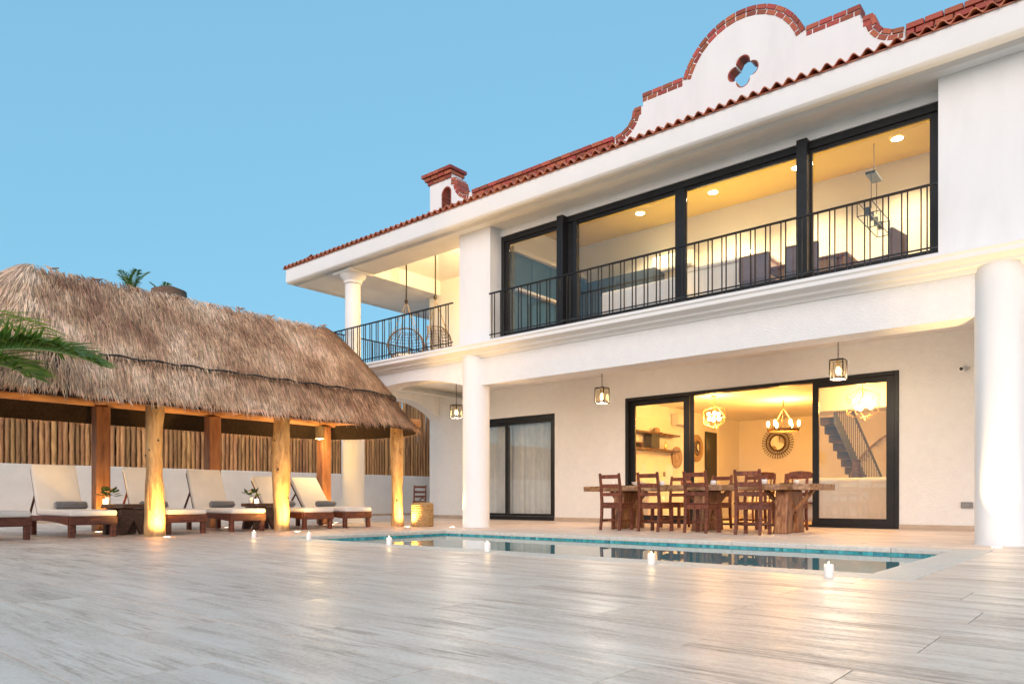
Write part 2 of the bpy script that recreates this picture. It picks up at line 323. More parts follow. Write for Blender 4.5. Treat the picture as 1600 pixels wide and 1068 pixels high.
class MB:
    def __init__(s):
        s.v = []; s.f = []
    def add(s, vs, fs):
        o = len(s.v); s.v += [tuple(p) for p in vs]; s.f += [tuple(i + o for i in f) for f in fs]
        return s
    def box(s, x0, x1, y0, y1, z0, z1):
        return s.add([(x0, y0, z0), (x1, y0, z0), (x1, y1, z0), (x0, y1, z0), (x0, y0, z1), (x1, y0, z1), (x1, y1, z1), (x0, y1, z1)],
                     [(3, 2, 1, 0), (4, 5, 6, 7), (0, 1, 5, 4), (1, 2, 6, 5), (2, 3, 7, 6), (3, 0, 4, 7)])
    def obox(s, c, ax, ay, az):
        c, ax, ay, az = Vector(c), Vector(ax), Vector(ay), Vector(az)
        p = [c + sx * ax + sy * ay + sz * az for sz in (-1, 1) for sx, sy in ((-1, -1), (1, -1), (1, 1), (-1, 1))]
        return s.add(p, [(3, 2, 1, 0), (4, 5, 6, 7), (0, 1, 5, 4), (1, 2, 6, 5), (2, 3, 7, 6), (3, 0, 4, 7)])
    def bar(s, p0, p1, wd, ht, up=(0, 0, 1)):
        p0, p1 = Vector(p0), Vector(p1); d = p1 - p0
        u = Vector(up); sd = d.cross(u)
        if sd.length < 1e-6: sd = d.cross(Vector((1, 0, 0)))
        sd.normalize(); u = sd.cross(d).normalized()
        return s.obox((p0 + p1) / 2, d / 2, sd * wd / 2, u * ht / 2)
    def tube(s, pts, rad, n=8, cap=True):
        pts = [Vector(p) for p in pts]
        if not isinstance(rad, (list, tuple)): rad = [rad] * len(pts)
        o = len(s.v); prev = None
        for i, p in enumerate(pts):
            d = (pts[min(i + 1, len(pts) - 1)] - pts[max(i - 1, 0)])
            if d.length < 1e-9: d = Vector((0, 0, 1))
            d.normalize()
            if prev is None:
                a = d.orthogonal().normalized()
            else:
                a = (prev - d * prev.dot(d))
                a = a.normalized() if a.length > 1e-6 else d.orthogonal().normalized()
            prev = a; b = d.cross(a)
            for k in range(n):
                t = 2 * pi * k / n
                s.v.append(tuple(p + (a * cos(t) + b * sin(t)) * rad[i]))
        for i in range(len(pts) - 1):
            for k in range(n):
                s.f.append((o + i * n + k, o + i * n + (k + 1) % n, o + (i + 1) * n + (k + 1) % n, o + (i + 1) * n + k))
        if cap:
            s.f.append(tuple(o + k for k in range(n))[::-1]); e = o + (len(pts) - 1) * n
            s.f.append(tuple(e + k for k in range(n)))
        return s
    def lathe(s, c, prof, n=20, cap=True):
        o = len(s.v); c = Vector(c)
        for r, z in prof:
            for k in range(n):
                t = 2 * pi * k / n
                s.v.append((c.x + r * cos(t), c.y + r * sin(t), c.z + z))
        for i in range(len(prof) - 1):
            for k in range(n):
                s.f.append((o + i * n + k, o + i * n + (k + 1) % n, o + (i + 1) * n + (k + 1) % n, o + (i + 1) * n + k))
        if cap:
            s.f.append(tuple(o + k for k in range(n))[::-1]); e = o + (len(prof) - 1) * n
            s.f.append(tuple(e + k for k in range(n)))
        return s
    def ball(s, c, r, n=10, sz=1.0):
        m = max(4, n // 2)
        return s.lathe(c, [(max(1e-4, r * sin(pi * i / m)), -r * sz * cos(pi * i / m)) for i in range(m + 1)], n)
    def prism(s, outer, a0, a1, plane='xz', holes=()):
        """polygon (with holes) in xz (extruded in y), yz (extruded in x) or xy (extruded in z)"""
        def P(u, v, a):
            return (u, a, v) if plane == 'xz' else (a, u, v) if plane == 'yz' else (u, v, a)
        loops = [list(outer)] + [list(h) for h in holes]
        flat = [p for lp in loops for p in lp]
        tris = tessellate_polygon([[Vector((p[0], p[1], 0)) for p in lp] for lp in loops])
        o = len(s.v); N = len(flat)
        s.v += [P(u, v, a0) for u, v in flat] + [P(u, v, a1) for u, v in flat]
        for t in tris:
            s.f.append(tuple(o + i for i in t)); s.f.append(tuple(o + N + i for i in reversed(t)))
        k = 0
        for lp in loops:
            m = len(lp)
            for i in range(m):
                a, b = k + i, k + (i + 1) % m
                s.f.append((o + a, o + b, o + N + b, o + N + a))
            k += m
        return s
    def mesh(s, name, bevel=0, seg=1, smooth=None):
        me = bpy.data.meshes.new(name)
        me.from_pydata(s.v, [], s.f)
        bm = bmesh.new(); bm.from_mesh(me)
        bmesh.ops.recalc_face_normals(bm, faces=bm.faces)
        if bevel:
            bmesh.ops.bevel(bm, geom=[e for e in bm.edges if len(e.link_faces) == 2 and e.calc_face_angle(0) > .5], offset=bevel, segments=seg, affect='EDGES', profile=.5, clamp_overlap=True)
        bm.to_mesh(me); bm.free()
        if smooth:
            me.shade_smooth()
            me.set_sharp_from_angle(angle=radians(smooth))
        return me
    def build(s, name, mat, parent=None, bevel=0, seg=1, smooth=None, loc=None):
        return put(name, s.mesh(name, bevel, seg, smooth), mat, parent, loc)

def put(name, me, mat, parent=None, loc=None, rot=None):
    if mat is not None and not me.materials:
        me.materials.append(M[mat])
    o = bpy.data.objects.new(name, me)
    COL.objects.link(o)
    if loc is not None: o.location = loc
    if rot is not None: o.rotation_euler = rot
    if parent is not None:
        o.parent = parent
        if parent.name in ABS:
            o.location = Vector(o.location) - ABS[parent.name]
    return o

def thing(name, label, cat, loc=(0, 0, 0), rz=0, group=None, absolute=False):
    o = bpy.data.objects.new(name, None)
    COL.objects.link(o)
    o.empty_display_size = .2
    o.location = loc; o.rotation_euler = (0, 0, rz)
    o['label'] = label; o['category'] = cat
    if group: o['group'] = group
    if absolute: ABS[o.name] = Vector(loc)
    return o

def tag(o, label, cat, group=None):
    o['label'] = label; o['category'] = cat
    if group: o['group'] = group
    return o

def struct(o, label=None):
    o['kind'] = 'structure'
    if label: o['label'] = label
    return o

KIDS = {}
def copy_tree(o, parent=None):
    c = o.copy(); COL.objects.link(c)
    c.parent = parent
    for ch in list(o.children):
        copy_tree(ch, c)
    return c

def dup(o, label, loc, rz=0):
    c = copy_tree(o); c.location = loc; c.rotation_euler = (0, 0, rz); c['label'] = label
    return c

def lamp(kind, loc, power, color, parent=None, size=.03, target=None, angle=100, blend=.6, name='lamp_light'):
    d = bpy.data.lights.new(name, kind)
    d.energy = power; d.color = color
    if kind in ('POINT', 'SPOT'): d.shadow_soft_size = size
    if kind == 'SPOT':
        d.spot_size = radians(angle); d.spot_blend = blend
    o = bpy.data.objects.new(name, d)
    COL.objects.link(o)
    o.location = loc
    if target is not None:
        o.rotation_euler = (Vector(target) - Vector(loc)).to_track_quat('-Z', 'Y').to_euler()
    if parent is not None:
        o.parent = parent
        if parent.name in ABS: o.location = Vector(loc) - ABS[parent.name]
    return o

WARM = (1.0, .45, .085)
POSTLIGHT = (1.0, .56, .15)
WARM2 = (1.0, .66, .28)

# ------------------------------------------------------------------ main dimensions (metres)
YF, YB, YU = 9.75, 13.8, 10.05          # front wall plane, veranda back wall, upper window plane
COLY, CR = 9.85, .25
C1, C2, C3 = -9.29, -1.14, -13.0         # column centres
PX0, PX1, PY0, PY1 = -8.66, -1.37, 5.45, 8.45   # pool opening
CW = .30                                  # coping width
WZ = -.070                                 # water level

# ------------------------------------------------------------------ ground and terrace
g = MB().add([(-900, -900, -.35), (900, -900, -.35), (900, 900, -.35), (-900, 900, -.35)], [(0, 1, 2, 3)]).build('ground', 'ground')
struct(g)

TX0, TX1, TY0, TY1 = -17.72, 6.0, -5.05, 22.35
terr = MB()
HX0, HX1, HY0, HY1 = PX0 - CW + .05, PX1 + CW - .05, PY0 - CW + .05, PY1 + CW - .05
for a in ((TX0, TX1, TY0, HY0), (TX0, TX1, HY1, TY1), (TX0, HX0, HY0, HY1), (HX1, TX1, HY0, HY1)):
    terr.box(a[0], a[1], a[2], a[3], -.33, -.026)
terrace = struct(terr.build('terrace_floor', 'grout'), 'pale travertine terrace round the pool')
SW, SL, GAP = .40, 1.30, .004
slab_me = MB().box(-SL / 2 + GAP / 2, SL / 2 - GAP / 2, -SW / 2 + GAP / 2, SW / 2 - GAP / 2, -.024, 0).mesh('floor_slab')
slab_me.materials.append(M['plank'])
cs, sn = cos(radians(40.5)), sin(radians(40.5))
cells = []
row0 = PY0 - CW
r = -26
while True:
    y = row0 + (r + .5) * SW
    if y > TY1 - .1: break
    if y > TY0:
        inpool = PY0 - CW < y < PY1 + CW
        iv = [(TX0, PX0 - CW), (PX1 + CW, TX1)] if inpool else [(TX0, TX1)]
        off = (r * .53 + R(-.12, .12)) % 1.0 * SL
        for a, b in iv:
            x = a - off if not (inpool and a > TX0) else a - (off * .4)
            while x < b - .02:
                x0, x1 = max(x, a), min(x + SL, b)
                if x1 - x0 > .05: cells.append(((x0 + x1) / 2, y, x1 - x0))
                x += SL
    r += 1
def depth_in_view(c):
    z = -c[0] * sn + c[1] * cs; x = c[0] * cs + c[1] * sn
    if z < .7: return 1e9
    u = 1136 * x / z; v = 590.7 / z
    if abs(u) > 1000 or v > 420: return 1e9
    return z
cells.sort(key=depth_in_view)
for cx, cy, ln in cells[:290]:
    o = put('floor_slab', slab_me, None, terrace, (cx, cy, R(-.0006, .0006)))
    o.scale = (ln / SL, 1, 1)
rest = MB()
for cx, cy, ln in cells[290:]:
    dz = R(-.0006, .0006)
    rest.box(cx - ln / 2 + GAP / 2, cx + ln / 2 - GAP / 2, cy - SW / 2 + GAP / 2, cy + SW / 2 - GAP / 2, -.024, dz)
o = rest.build('far_floor_slabs', 'plank', terrace); o['kind'] = 'stuff'

# ------------------------------------------------------------------ pool
pool = MB()
D = -1.3
pool.box(PX0 - .2, PX1 + .2, PY0 - .2, PY1 + .2, D - .2, D)
pool.box(PX0 - .2, PX0, PY0 - .2, PY1 + .2, D, -.0495); pool.box(PX1, PX1 + .2, PY0 - .2, PY1 + .2, D, -.0495)
pool.box(PX0, PX1, PY0 - .2, PY0, D, -.0495); pool.box(PX0, PX1, PY1, PY1 + .2, D, -.0495)
poolo = struct(pool.build('pool_basin', 'poolshell'), 'rectangular pool basin with turquoise tile band')
TL, TH = .05, .024
tile_x = MB().box(-TL / 2 + .003, TL / 2 - .003, -.004, .004, -TH / 2, TH / 2).mesh('waterline_tile', bevel=.0008)
tile_x.materials.append(M['pooltile'])
zt = -.050 - TH / 2
nearb = MB()
k = int((PX1 - PX0) / TL); s_ = (PX1 - PX0) / k
for i in range(k):
    put('waterline_tile', tile_x, None, poolo, (PX0 + (i + .5) * s_, PY1 - .004, zt))
    nearb.box(PX0 + i * s_ + .003, PX0 + (i + 1) * s_ - .003, PY0, PY0 + .008, zt - TH / 2, zt + TH / 2)
k = int((PY1 - PY0) / TL); s_ = (PY1 - PY0) / k
for i in range(k):
    for xx in (PX0 + .004, PX1 - .004):
        put('waterline_tile', tile_x, None, poolo, (xx, PY0 + (i + .5) * s_, zt), (0, 0, pi / 2))
o = nearb.build('waterline_tiles', 'pooltile', poolo); o['kind'] = 'stuff'
water = struct(MB().add([(PX0, PY0, WZ), (PX1, PY0, WZ), (PX1, PY1, WZ), (PX0, PY1, WZ)], [(0, 1, 2, 3)]).build('pool_water', 'water'), 'still pool water mirroring the house')
# coping stones
def coping(x0, x1, y0, y1):
    MB().box(x0 + .002, x1 - .002, y0 + .002, y1 - .002, -.049, .004).build('coping_stone', 'coping', poolo, bevel=.008, seg=2)
nx = 9
for i in range(nx):
    a = PX0 - CW + (PX1 - PX0 + 2 * CW) * i / nx; b = PX0 - CW + (PX1 - PX0 + 2 * CW) * (i + 1) / nx
    coping(a, b, PY1 - .015, PY1 + CW); coping(a, b, PY0 - CW, PY0 + .015)
for i in range(3):
    a = PY0 + .015 + (PY1 - PY0 - .03) * i / 3; b = PY0 + .015 + (PY1 - PY0 - .03) * (i + 1) / 3
    coping(PX0 - CW, PX0 + .015, a, b); coping(PX1 - .015, PX1 + CW, a, b)

# ------------------------------------------------------------------ villa
VL = (-7.0, 13.8, 0)
villa = thing('villa', 'two storey white stucco villa with arched gable, glazed upper room and column veranda', 'house', VL, absolute=True)
XR = 2.6                                   # right end of what is built
# columns
for cx in (C1, C2, C3):
    MB().lathe((cx, COLY, 0), [(CR + .012, 0), (CR, .03), (CR, 3.165)], 40).build('column', 'stucco', villa, smooth=40)
uc = MB().lathe((C3, COLY, 3.3), [(.175, 0), (.165, 2.0)], 32).build('column', 'trim', villa, smooth=40)
MB().box(C3 - .31, C3 + .31, COLY - .31, COLY + .31, 5.40, 5.455).build('capital', 'trim', uc, bevel=.01)
MB().lathe((C3, COLY, 5.2), [(.17, 0), (.20, .02), (.20, .05), (.185, .06), (.21, .10), (.27, .15), (.29, .20)], 32).build('capital', 'trim', uc, smooth=35)
# front beam over the wide bay
MB().box(C1 + .2, C2 - .2, YF, YF + .40, 2.6, 3.1).build('beam', 'rough', villa)
MB().box(C2 + .2, XR, YF, YF + .40, 2.6, 3.1).build('beam', 'rough', villa)
# arch over the left bay
aw0, aw1 = C3 + .1, C1 - .1
def seg_arch(a0, a1, zs, za, ztop, n=18):
    pts = [(a0, ztop), (a0, zs)]
    for i in range(1, n):
        t = i / n
        pts.append((a0 + (a1 - a0) * t, zs + (za - zs) * (sin(pi * t) ** .75)))
    return pts + [(a1, zs), (a1, ztop)]
MB().prism(seg_arch(aw0, aw1, 2.58, 2.87, 3.1), YF, YF + .40).build('arch', 'rough', villa)
# side arch with pier at the left end of the veranda
MB().prism(seg_arch(11.15, YB - .003, 2.7, 3.12, 3.277), -14.78, -14.40, 'yz').build('arch', 'stucco', villa)
MB().box(-14.78, -14.40, 10.95, 11.2, 0, 3.277).build('pier', 'stucco', villa)
# slab / veranda ceiling / upper floor
MB().box(-13.25, XR, YF + .02, YB, 3.275, 3.40).build('floor_slab', 'stucco', villa)
MB().box(-14.79, -13.253, 10.94, YB, 3.275, 3.40).build('floor_slab', 'stucco', villa)
MB().box(-13.2, -9.66, YF + .05, 12.28, 3.403, 3.43).build('terrace_paving', 'skirt', villa)

def sweep(prof, xr, xl, yf, yend, name, mat, side=1.0):
    """profile (offset outwards, z) swept along the front and round the left corner"""
    mb = MB(); n = len(prof)
    vs = []
    for d, z in prof: vs.append((xr, yf - d, z))
    for d, z in prof: vs.append((xl - d * side, yf - d, z))
    for d, z in prof: vs.append((xl - d * side, yend, z))
    fs = []
    for k in range(2):
        for i in range(n - 1):
            fs.append((k * n + i, k * n + i + 1, (k + 1) * n + i + 1, (k + 1) * n + i))
    fs += [tuple(range(n)), tuple(range(2 * n, 3 * n))]
    mb.add(vs, fs)
    return mb.build(name, mat, villa, smooth=28)
# storey cornice
sweep([(-.02, 3.31), (.30, 3.31), (.305, 3.285), (.28, 3.262), (.275, 3.215), (.235, 3.19), (.17, 3.18), (.155, 3.165), (.150, 3.148), (.06, 3.142), (.04, 3.12), (.03, 3.095), (-.02, 3.095)],
      XR, -13.22, YF, 13.6, 'cornice', 'trim')
MB().box(-13.2, XR, YF + .021, YF + .1, 3.10, 3.42).build('wall', 'trim', villa)
# eaves fascia
sweep([(-.02, 5.80), (.40, 5.80), (.405, 5.535), (.397, 5.50), (.375, 5.475), (.345, 5.463), (.29, 5.46), (.285, 5.50), (.19, 5.505), (.18, 5.475), (.165, 5.455), (.04, 5.452), (0.0, 5.455), (-.02, 5.455)],
      XR, -14.65, YF, 15.2, 'fascia', 'trim', .45)
# soffits
MB().box(-14.64, -13.3, YF + .02, 15.0, 5.46, 5.52).box(-13.3, -9.63, YF + .02, 10.22, 5.46, 5.52).box(-13.3, -12.8, 10.22, 12.3, 5.46, 5.52).build('soffit', 'stucco', villa)
MB().box(-13.3, -9.63, 12.35, 15.0, 5.46, 5.52).build('soffit', 'stucco', villa)
MB().box(-8.85, -1.74, YF + .02, YU + .06, 5.46, 5.52).build('soffit', 'stucco', villa)
# terrace inner drop faces and hipped ceiling
MB().box(-12.82, -9.63, 10.2, 10.235, 5.52, 5.85).box(-12.83, -12.8, 10.235, 12.3, 5.52, 5.85).build('ceiling_drop', 'stucco', villa)
tc = MB(); xa, xb, ya, yb_ = -12.83, -9.6, 10.2, 12.3
tc.add([(xa, ya, 5.80), (xb, ya, 5.80), (xb, yb_, 5.80), (xa, yb_, 5.80), (xa + 1.05, (ya + yb_) / 2, 6.08), (xb - 1.05, (ya + yb_) / 2, 6.08)],
       [(0, 1, 5, 4), (2, 3, 4, 5), (1, 2, 5), (3, 0, 4)])
tc.build('ceiling', 'stucco', villa)
# roof deck above
MB().box(-14.6, XR, 10.35, 15.4, 6.13, 6.2).build('roof_deck', 'trim', villa)
# upper walls
MB().box(-9.63, -8.85, YF, 10.13, 3.3, 5.53).build('wall', 'stucco', villa)             # pier between terrace and glazing
MB().box(-9.63, -9.45, 10.13, 12.3, 3.3, 6.1).build('wall', 'stucco', villa)
MB().box(-13.18, -9.45, 12.3, 12.5, 3.3, 6.1).build('wall', 'stucco', villa)            # back of terrace
MB().box(-13.18, -13.0, 12.5, 20, 3.3, 6.1).build('wall', 'stucco', villa)
MB().box(-1.74, XR, YF, 10.13, 3.3, 5.50).build('wall', 'stucco', villa)                # right of glazing
MB().box(-8.85, -1.74, YU - .02, YU + .12, 5.33, 5.53).build('lintel', 'stucco', villa)
MB().box(-9.45, XR, 10.14, 10.3, 5.53, 6.13).build('wall', 'stucco', villa)
# upper room
MB().box(-9.44, -1.2, 12.85, 12.95, 3.43, 5.93).build('room_wall', 'inwall', villa)
MB().box(-9.44, -9.2, 10.3, 12.85, 3.43, 5.93).build('room_wall', 'inwall', villa)
MB().box(-1.3, -1.2, 10.14, 12.85, 3.43, 5.93).build('room_wall', 'inwall', villa)
MB().box(-9.44, -1.2, 10.305, 12.95, 5.93, 6.05).build('room_ceiling', 'ochre', villa)
MB().box(-9.44, -1.2, 10.0, 12.95, 3.405, 3.43).build('room_floor', 'woodfloor', villa)

# ground floor back wall with two openings
BX0, BX1, BZ = -8.5, -3.05, 2.73
LX0, LX1, LZ = -13.46, -10.45, 2.56
hole = lambda x0, x1, z1: [(x0, .001), (x1, .001), (x1, z1), (x0, z1)]
bw = MB()
bw.box(-14.78, LX0, YB, YB + .2, 0, 3.277); bw.box(LX0, LX1, YB, YB + .2, LZ, 3.277); bw.box(LX1, BX0, YB, YB + .2, 0, 3.277)
bw.box(BX0, BX1, YB, YB + .2, BZ, 3.277); bw.box(BX1, XR, YB, YB + .2, 0, 3.277)
bw.build('wall', 'rough', villa)
MB().box(-14.78, -14.6, YB + .2, 21, 0, 3.277).build('wall', 'stucco', villa)
for a, b in ((-14.78, LX0), (LX1, BX0), (BX1, XR)):
    MB().box(a, b - .002, YB - .018, YB - .001, .002, .085).build('skirting', 'skirt', villa)
# living room shell
IX0, IX1, IY1, IZ = -9.2, -2.0, 21.5, 2.9
MB().box(IX0 - .12, IX0, YB + .2, IY1, 0, IZ).build('room_wall', 'inwall', villa)
MB().box(IX1, IX1 + .12, YB + .2, IY1, 0, IZ).build('room_wall', 'inwall', villa)
MB().box(IX0 - .12, IX1 + .12, IY1, IY1 + .12, 0, IZ).build('room_wall', 'inwall', villa)
MB().box(IX0 - .12, IX1 + .12, YB + .2, IY1 + .12, IZ, IZ + .12).build('room_ceiling', 'inwall', villa)
MB().box(IX0 - .12, IX0 + .03, 20.0, 20.0 + 1.2, 0, IZ - .002).build('room_wall', 'inwall', villa)
# bedroom box behind the curtained door
MB().box(-14.5, -9.4, YB + 1.6, YB + 1.7, 0, 3.2).box(-14.5, -9.4, YB + .2, YB + 1.6, 3.0, 3.1).box(-14.6, -14.5, YB + .2, YB + 1.7, 0, 3.1).box(-9.4, -9.33, YB + .2, YB + 1.7, 0, 3.1).build('room_wall', 'inwall', villa)

# --- framed glazing
def frame_rect(mb, x0, x1, z0, z1, y0, y1, wl, wr, wb, wt):
    mb.box(x0, x0 + wl, y0, y1, z0, z1); mb.box(x1 - wr, x1, y0, y1, z0, z1)
    mb.box(x0 + wl, x1 - wr, y0, y1, z0, z0 + wb); mb.box(x0 + wl, x1 - wr, y0, y1, z1 - wt, z1)
    return mb
def pane(parent, x0, x1, z0, z1, y):
    return MB().box(x0 + .002, x1 - .002, y - .004, y + .004, z0 + .002, z1 - .002).build('pane', 'glass', parent)
# upper glazing
uw = frame_rect(MB(), -8.85 + .003, -1.743, 3.435, 5.328, YU, YU + .10, .07, .06, .06, .10).build('window', 'black', villa, bevel=.004)
xs = [-8.78, -7.26, -5.235, -3.38, -1.80]
for x, wd, dp in ((-7.42, .13, .12), (-7.19, .07, 0), (-5.235, .16, 0), (-3.38, .14, .12)):
    MB().box(x - wd / 2, x + wd / 2, YU - dp + .002, YU + .09, 3.496, 5.34 if dp else 5.226).build('mullion', 'black', uw, bevel=.003)
for i in range(4):
    frame_rect(MB(), xs[i] + .004, xs[i + 1] - .004, 3.5, 5.224, YU + .03, YU + .075, .086, .086, .06, .045).build('sash', 'black', uw)
    pane(uw, xs[i] + .09, xs[i + 1] - .09, 3.56, 5.179, YU + .05)
# curtained sliding door
ld = frame_rect(MB(), LX0 + .002, LX1 - .002, .004, LZ - .002, YB + .03, YB + .15, .08, .07, .09, .12).build('sliding_door', 'black', villa, bevel=.004)
mid = -12.0
for a, b, yy in ((LX0 + .08, mid + .05, YB + .11), (mid - .05, LX1 - .07, YB + .06)):
    frame_rect(MB(), a, b, .10, LZ - .13, yy - .02, yy + .02, .085, .085, .06, .06).build('sash', 'black', ld, bevel=.003)
    pane(ld, a + .085, b - .085, .16, LZ - .19, yy)
def curtain(x0, x1, y, z0, z1, amp, pitch, parent, name='curtain'):
    mb = MB(); n = int((x1 - x0) / pitch * 8)
    ph = [R(0, 6) for _ in range(4)]
    top, bot = [], []
    for i in range(n + 1):
        x = x0 + (x1 - x0) * i / n
        d = amp * (sin(2 * pi * x / pitch + ph[0] + .8 * sin(x * 3 + ph[1])) + .4 * sin(2 * pi * x / pitch * 1.7 + ph[2]))
        top.append((x, y + d * .7, z1)); bot.append((x, y + d, z0))
    vs = top + bot + [(p[0], p[1] + .006, p[2]) for p in top] + [(p[0], p[1] + .006, p[2]) for p in bot]
    N = n + 1
    fs = []
    for i in range(n):
        fs.append((i, i + 1, N + i + 1, N + i)); fs.append((2 * N + i + 1, 2 * N + i, 3 * N + i, 3 * N + i + 1))
    mb.add(vs, fs)
    o = mb.build(name, 'curtain', parent, smooth=80)
    return o
cu = curtain(LX0 + .05, -11.95, YB + .36, .02, 2.5, .035, .16, None)
tag(cu, 'gathered grey white curtain behind the narrow pane beside the veranda column', 'curtain', 'curtains behind the sliding door')
cu = curtain(-12.05, LX1 - .05, YB + .40, .02, 2.5, .035, .18, None)
tag(cu, 'grey white curtain hanging behind the wide pane nearest the dining table', 'curtain', 'curtains behind the sliding door')
# wide living room door: left sash fixed, right sash slid, middle open
bd = frame_rect(MB(), BX0 + .002, BX1 - .002, .004, BZ - .002, YB - .02, YB + .16, .07, .07, .035, .07).build('sliding_door', 'black', villa, bevel=.004)
for a, b, yy in ((BX0 + .075, -7.02, YB + .12), (-4.5, BX1 - .075, YB + .03)):
    frame_rect(MB(), a, b, .04, BZ - .075, yy - .025, yy + .025, .11, .13, .13, .10).build('sash', 'black', bd, bevel=.003)
    pane(bd, a + .11, b - .13, .17, BZ - .175, yy)
MB().box(-6.98, -6.90, YB + .06, YB + .09, .04, BZ - .075).build('sash', 'black', bd)
# far side door in the setback wall at the end of the veranda
MB().box(-19.6, -14.79, 16.75, 16.95, 0, 3.7).build('wall', 'stucco', villa)
sd = MB().box(-18.2, -17.25, 16.70, 16.749, .01, 2.35).build('door', 'darkdoor', villa)
frame_rect(MB(), -18.25, -17.2, .01, 2.4, 16.68, 16.748, .05, .05, .04, .06).build('frame', 'black', sd)

# --- balcony railings
bal_me = MB().box(-.007, .007, -.007, .007, 0, 1).mesh('baluster'); bal_me.materials.append(M['black'])
def railing(p0, p1, z0=3.36, z1=4.165, first=.06):
    p0, p1 = Vector((p0[0], p0[1], 0)), Vector((p1[0], p1[1], 0)); d = p1 - p0; ln = d.length; u = d / ln
    rl = MB().bar(p0 + Vector((0, 0, z1)), p1 + Vector((0, 0, z1)), .034, .022).build('balcony_railing', 'black', villa)
    MB().bar(p0 + Vector((0, 0, z0 + .075)), p1 + Vector((0, 0, z0 + .075)), .024, .016).build('bottom_rail', 'black', rl)
    s = first
    while s < ln - .03:
        for q in (0, .062):
            if s + q < ln - .01:
                p = p0 + u * (s + q)
                o = put('baluster', bal_me, None, rl, (p.x, p.y, z0 + .01))
                o.scale = (1, 1, z1 - z0 - .02); o.rotation_euler = (0, 0, math.atan2(d.y, d.x))
        s += .205
    return rl
railing((-8.71, 9.58), (-1.72, 9.58))
railing((-13.36, 9.58), (-9.63, 9.58))
railing((-13.36, 9.60), (-13.36, 12.3))

# --- roof tiles along the eave
def tile_mesh():
    p, n = .155, 14
    vs = []; fs = []
    L = [(-.04, 0.0), (.75, .17)]
    for yy, zz in L:
        for th in (0, .014):
            for i in range(n + 1):
                t = i / n
                vs.append(((t - .5) * (p + .012), yy, zz + th + .035 * cos(2 * pi * (t - .5)) + .012))
    m = n + 1
    for i in range(n):
        fs.append((i, i + 1, 2 * m + i + 1, 2 * m + i))
        fs.append((m + i + 1, m + i, 3 * m + i, 3 * m + i + 1))
        fs.append((i + 1, i, m + i, m + i + 1))
    mb = MB().add(vs, fs)
    me = mb.mesh('roof_tile', smooth=50); me.materials.append(M['terracotta'])
    return me
tile_me = tile_mesh()
# deck under the tiles
rf = MB().add([(-14.85, 9.33, 5.801), (XR, 9.33, 5.801), (XR, 10.02, 5.96), (-14.85, 10.02, 5.96), (-14.85, 10.02, 5.79), (XR, 10.02, 5.79), (-14.85, 9.33, 5.79), (XR, 9.33, 5.79)],
              [(0, 1, 2, 3), (3, 2, 5, 4), (6, 7, 1, 0)]).build('roof', 'terracotta', villa)
x = -14.80
while x < XR:
    put('roof_tile', tile_me, None, rf, (x, 9.34, 5.81 + R(-.003, .003)), (0, R(-.03, .03), R(-.012, .012)))
    x += .155
# a return of tiles down the left end
y = 9.55
while y < 15:
    o = put('roof_tile', tile_me, None, rf, (-14.86, y, 5.81), (0, 0, -pi / 2)); y += .155

# --- parapet: gable, runs, small bell tower, each edged with brick
GC = -4.25
def arc(cx, cz, r, a0, a1, n):
    return [(cx + r * cos(radians(a0 + (a1 - a0) * i / n)), cz + r * sin(radians(a0 + (a1 - a0) * i / n))) for i in range(n + 1)]
aR, acz = .944, 6.536
ang = math.degrees(math.acos(.90 / aR))
half = []                                   # right half outline of the gable, from apex to its foot (dx, z)
for i in range(13):
    t = 90 - (90 - ang) * i / 12
    half.append((aR * cos(radians(t)), acz + aR * sin(radians(t))))
shoulder = [(.905, 6.86), (1.60, 6.86)]
step = [(1.615, 6.68), (1.75, 6.68)]
scroll = arc(2.06, 6.66, .31, 180, 268, 7)
foot = [(2.10, 6.345)]
R_half = half + [(.90, 6.86)] + [(1.588, 6.86), (1.588, 6.68)] + [(1.75, 6.68)] + scroll + [(2.11, 6.35), (2.11, 5.95)]
E_ = .012
outline = [(GC + dx, z - E_) for dx, z in R_half] + [(GC - dx, z - E_) for dx, z in reversed(R_half[1:])]
def quatrefoil(cx, cz, r, n=8):
    pts = []
    for k, (ox, oz) in enumerate(((1, 0), (0, 1), (-1, 0), (0, -1))):
        a0 = k * 90 - 80
        ccx, ccz = cx + ox * r * .72, cz + oz * r * .72
        for i in range(n + 1):
            a = radians(a0 + 160 * i / n)
            pts.append((ccx + r * .60 * cos(a), ccz + r * .60 * sin(a)))
        am = radians(k * 90 + 45)
        pts.append((cx + r * .84 * cos(am), cz + r * .84 * sin(am)))
    return pts
qf = quatrefoil(-4.22, 6.60, .175)
gable = MB().prism(outline, 10.0, 10.20, 'xz', [qf]).build('parapet', 'stucco', villa)
brick_me = MB().box(-.5, .5, -.5, .5, -.5, .5).mesh('brick', bevel=.03); brick_me.materials.append(M['brick'])
def brick_at(parent, x, z, ang, ln, ht, y0, y1):
    o = put('brick', brick_me, None, parent, (x, (y0 + y1) / 2 + R(-.002, .002), z), (0, -ang + R(-.012, .012), 0))
    o.scale = (ln, y1 - y0, ht)
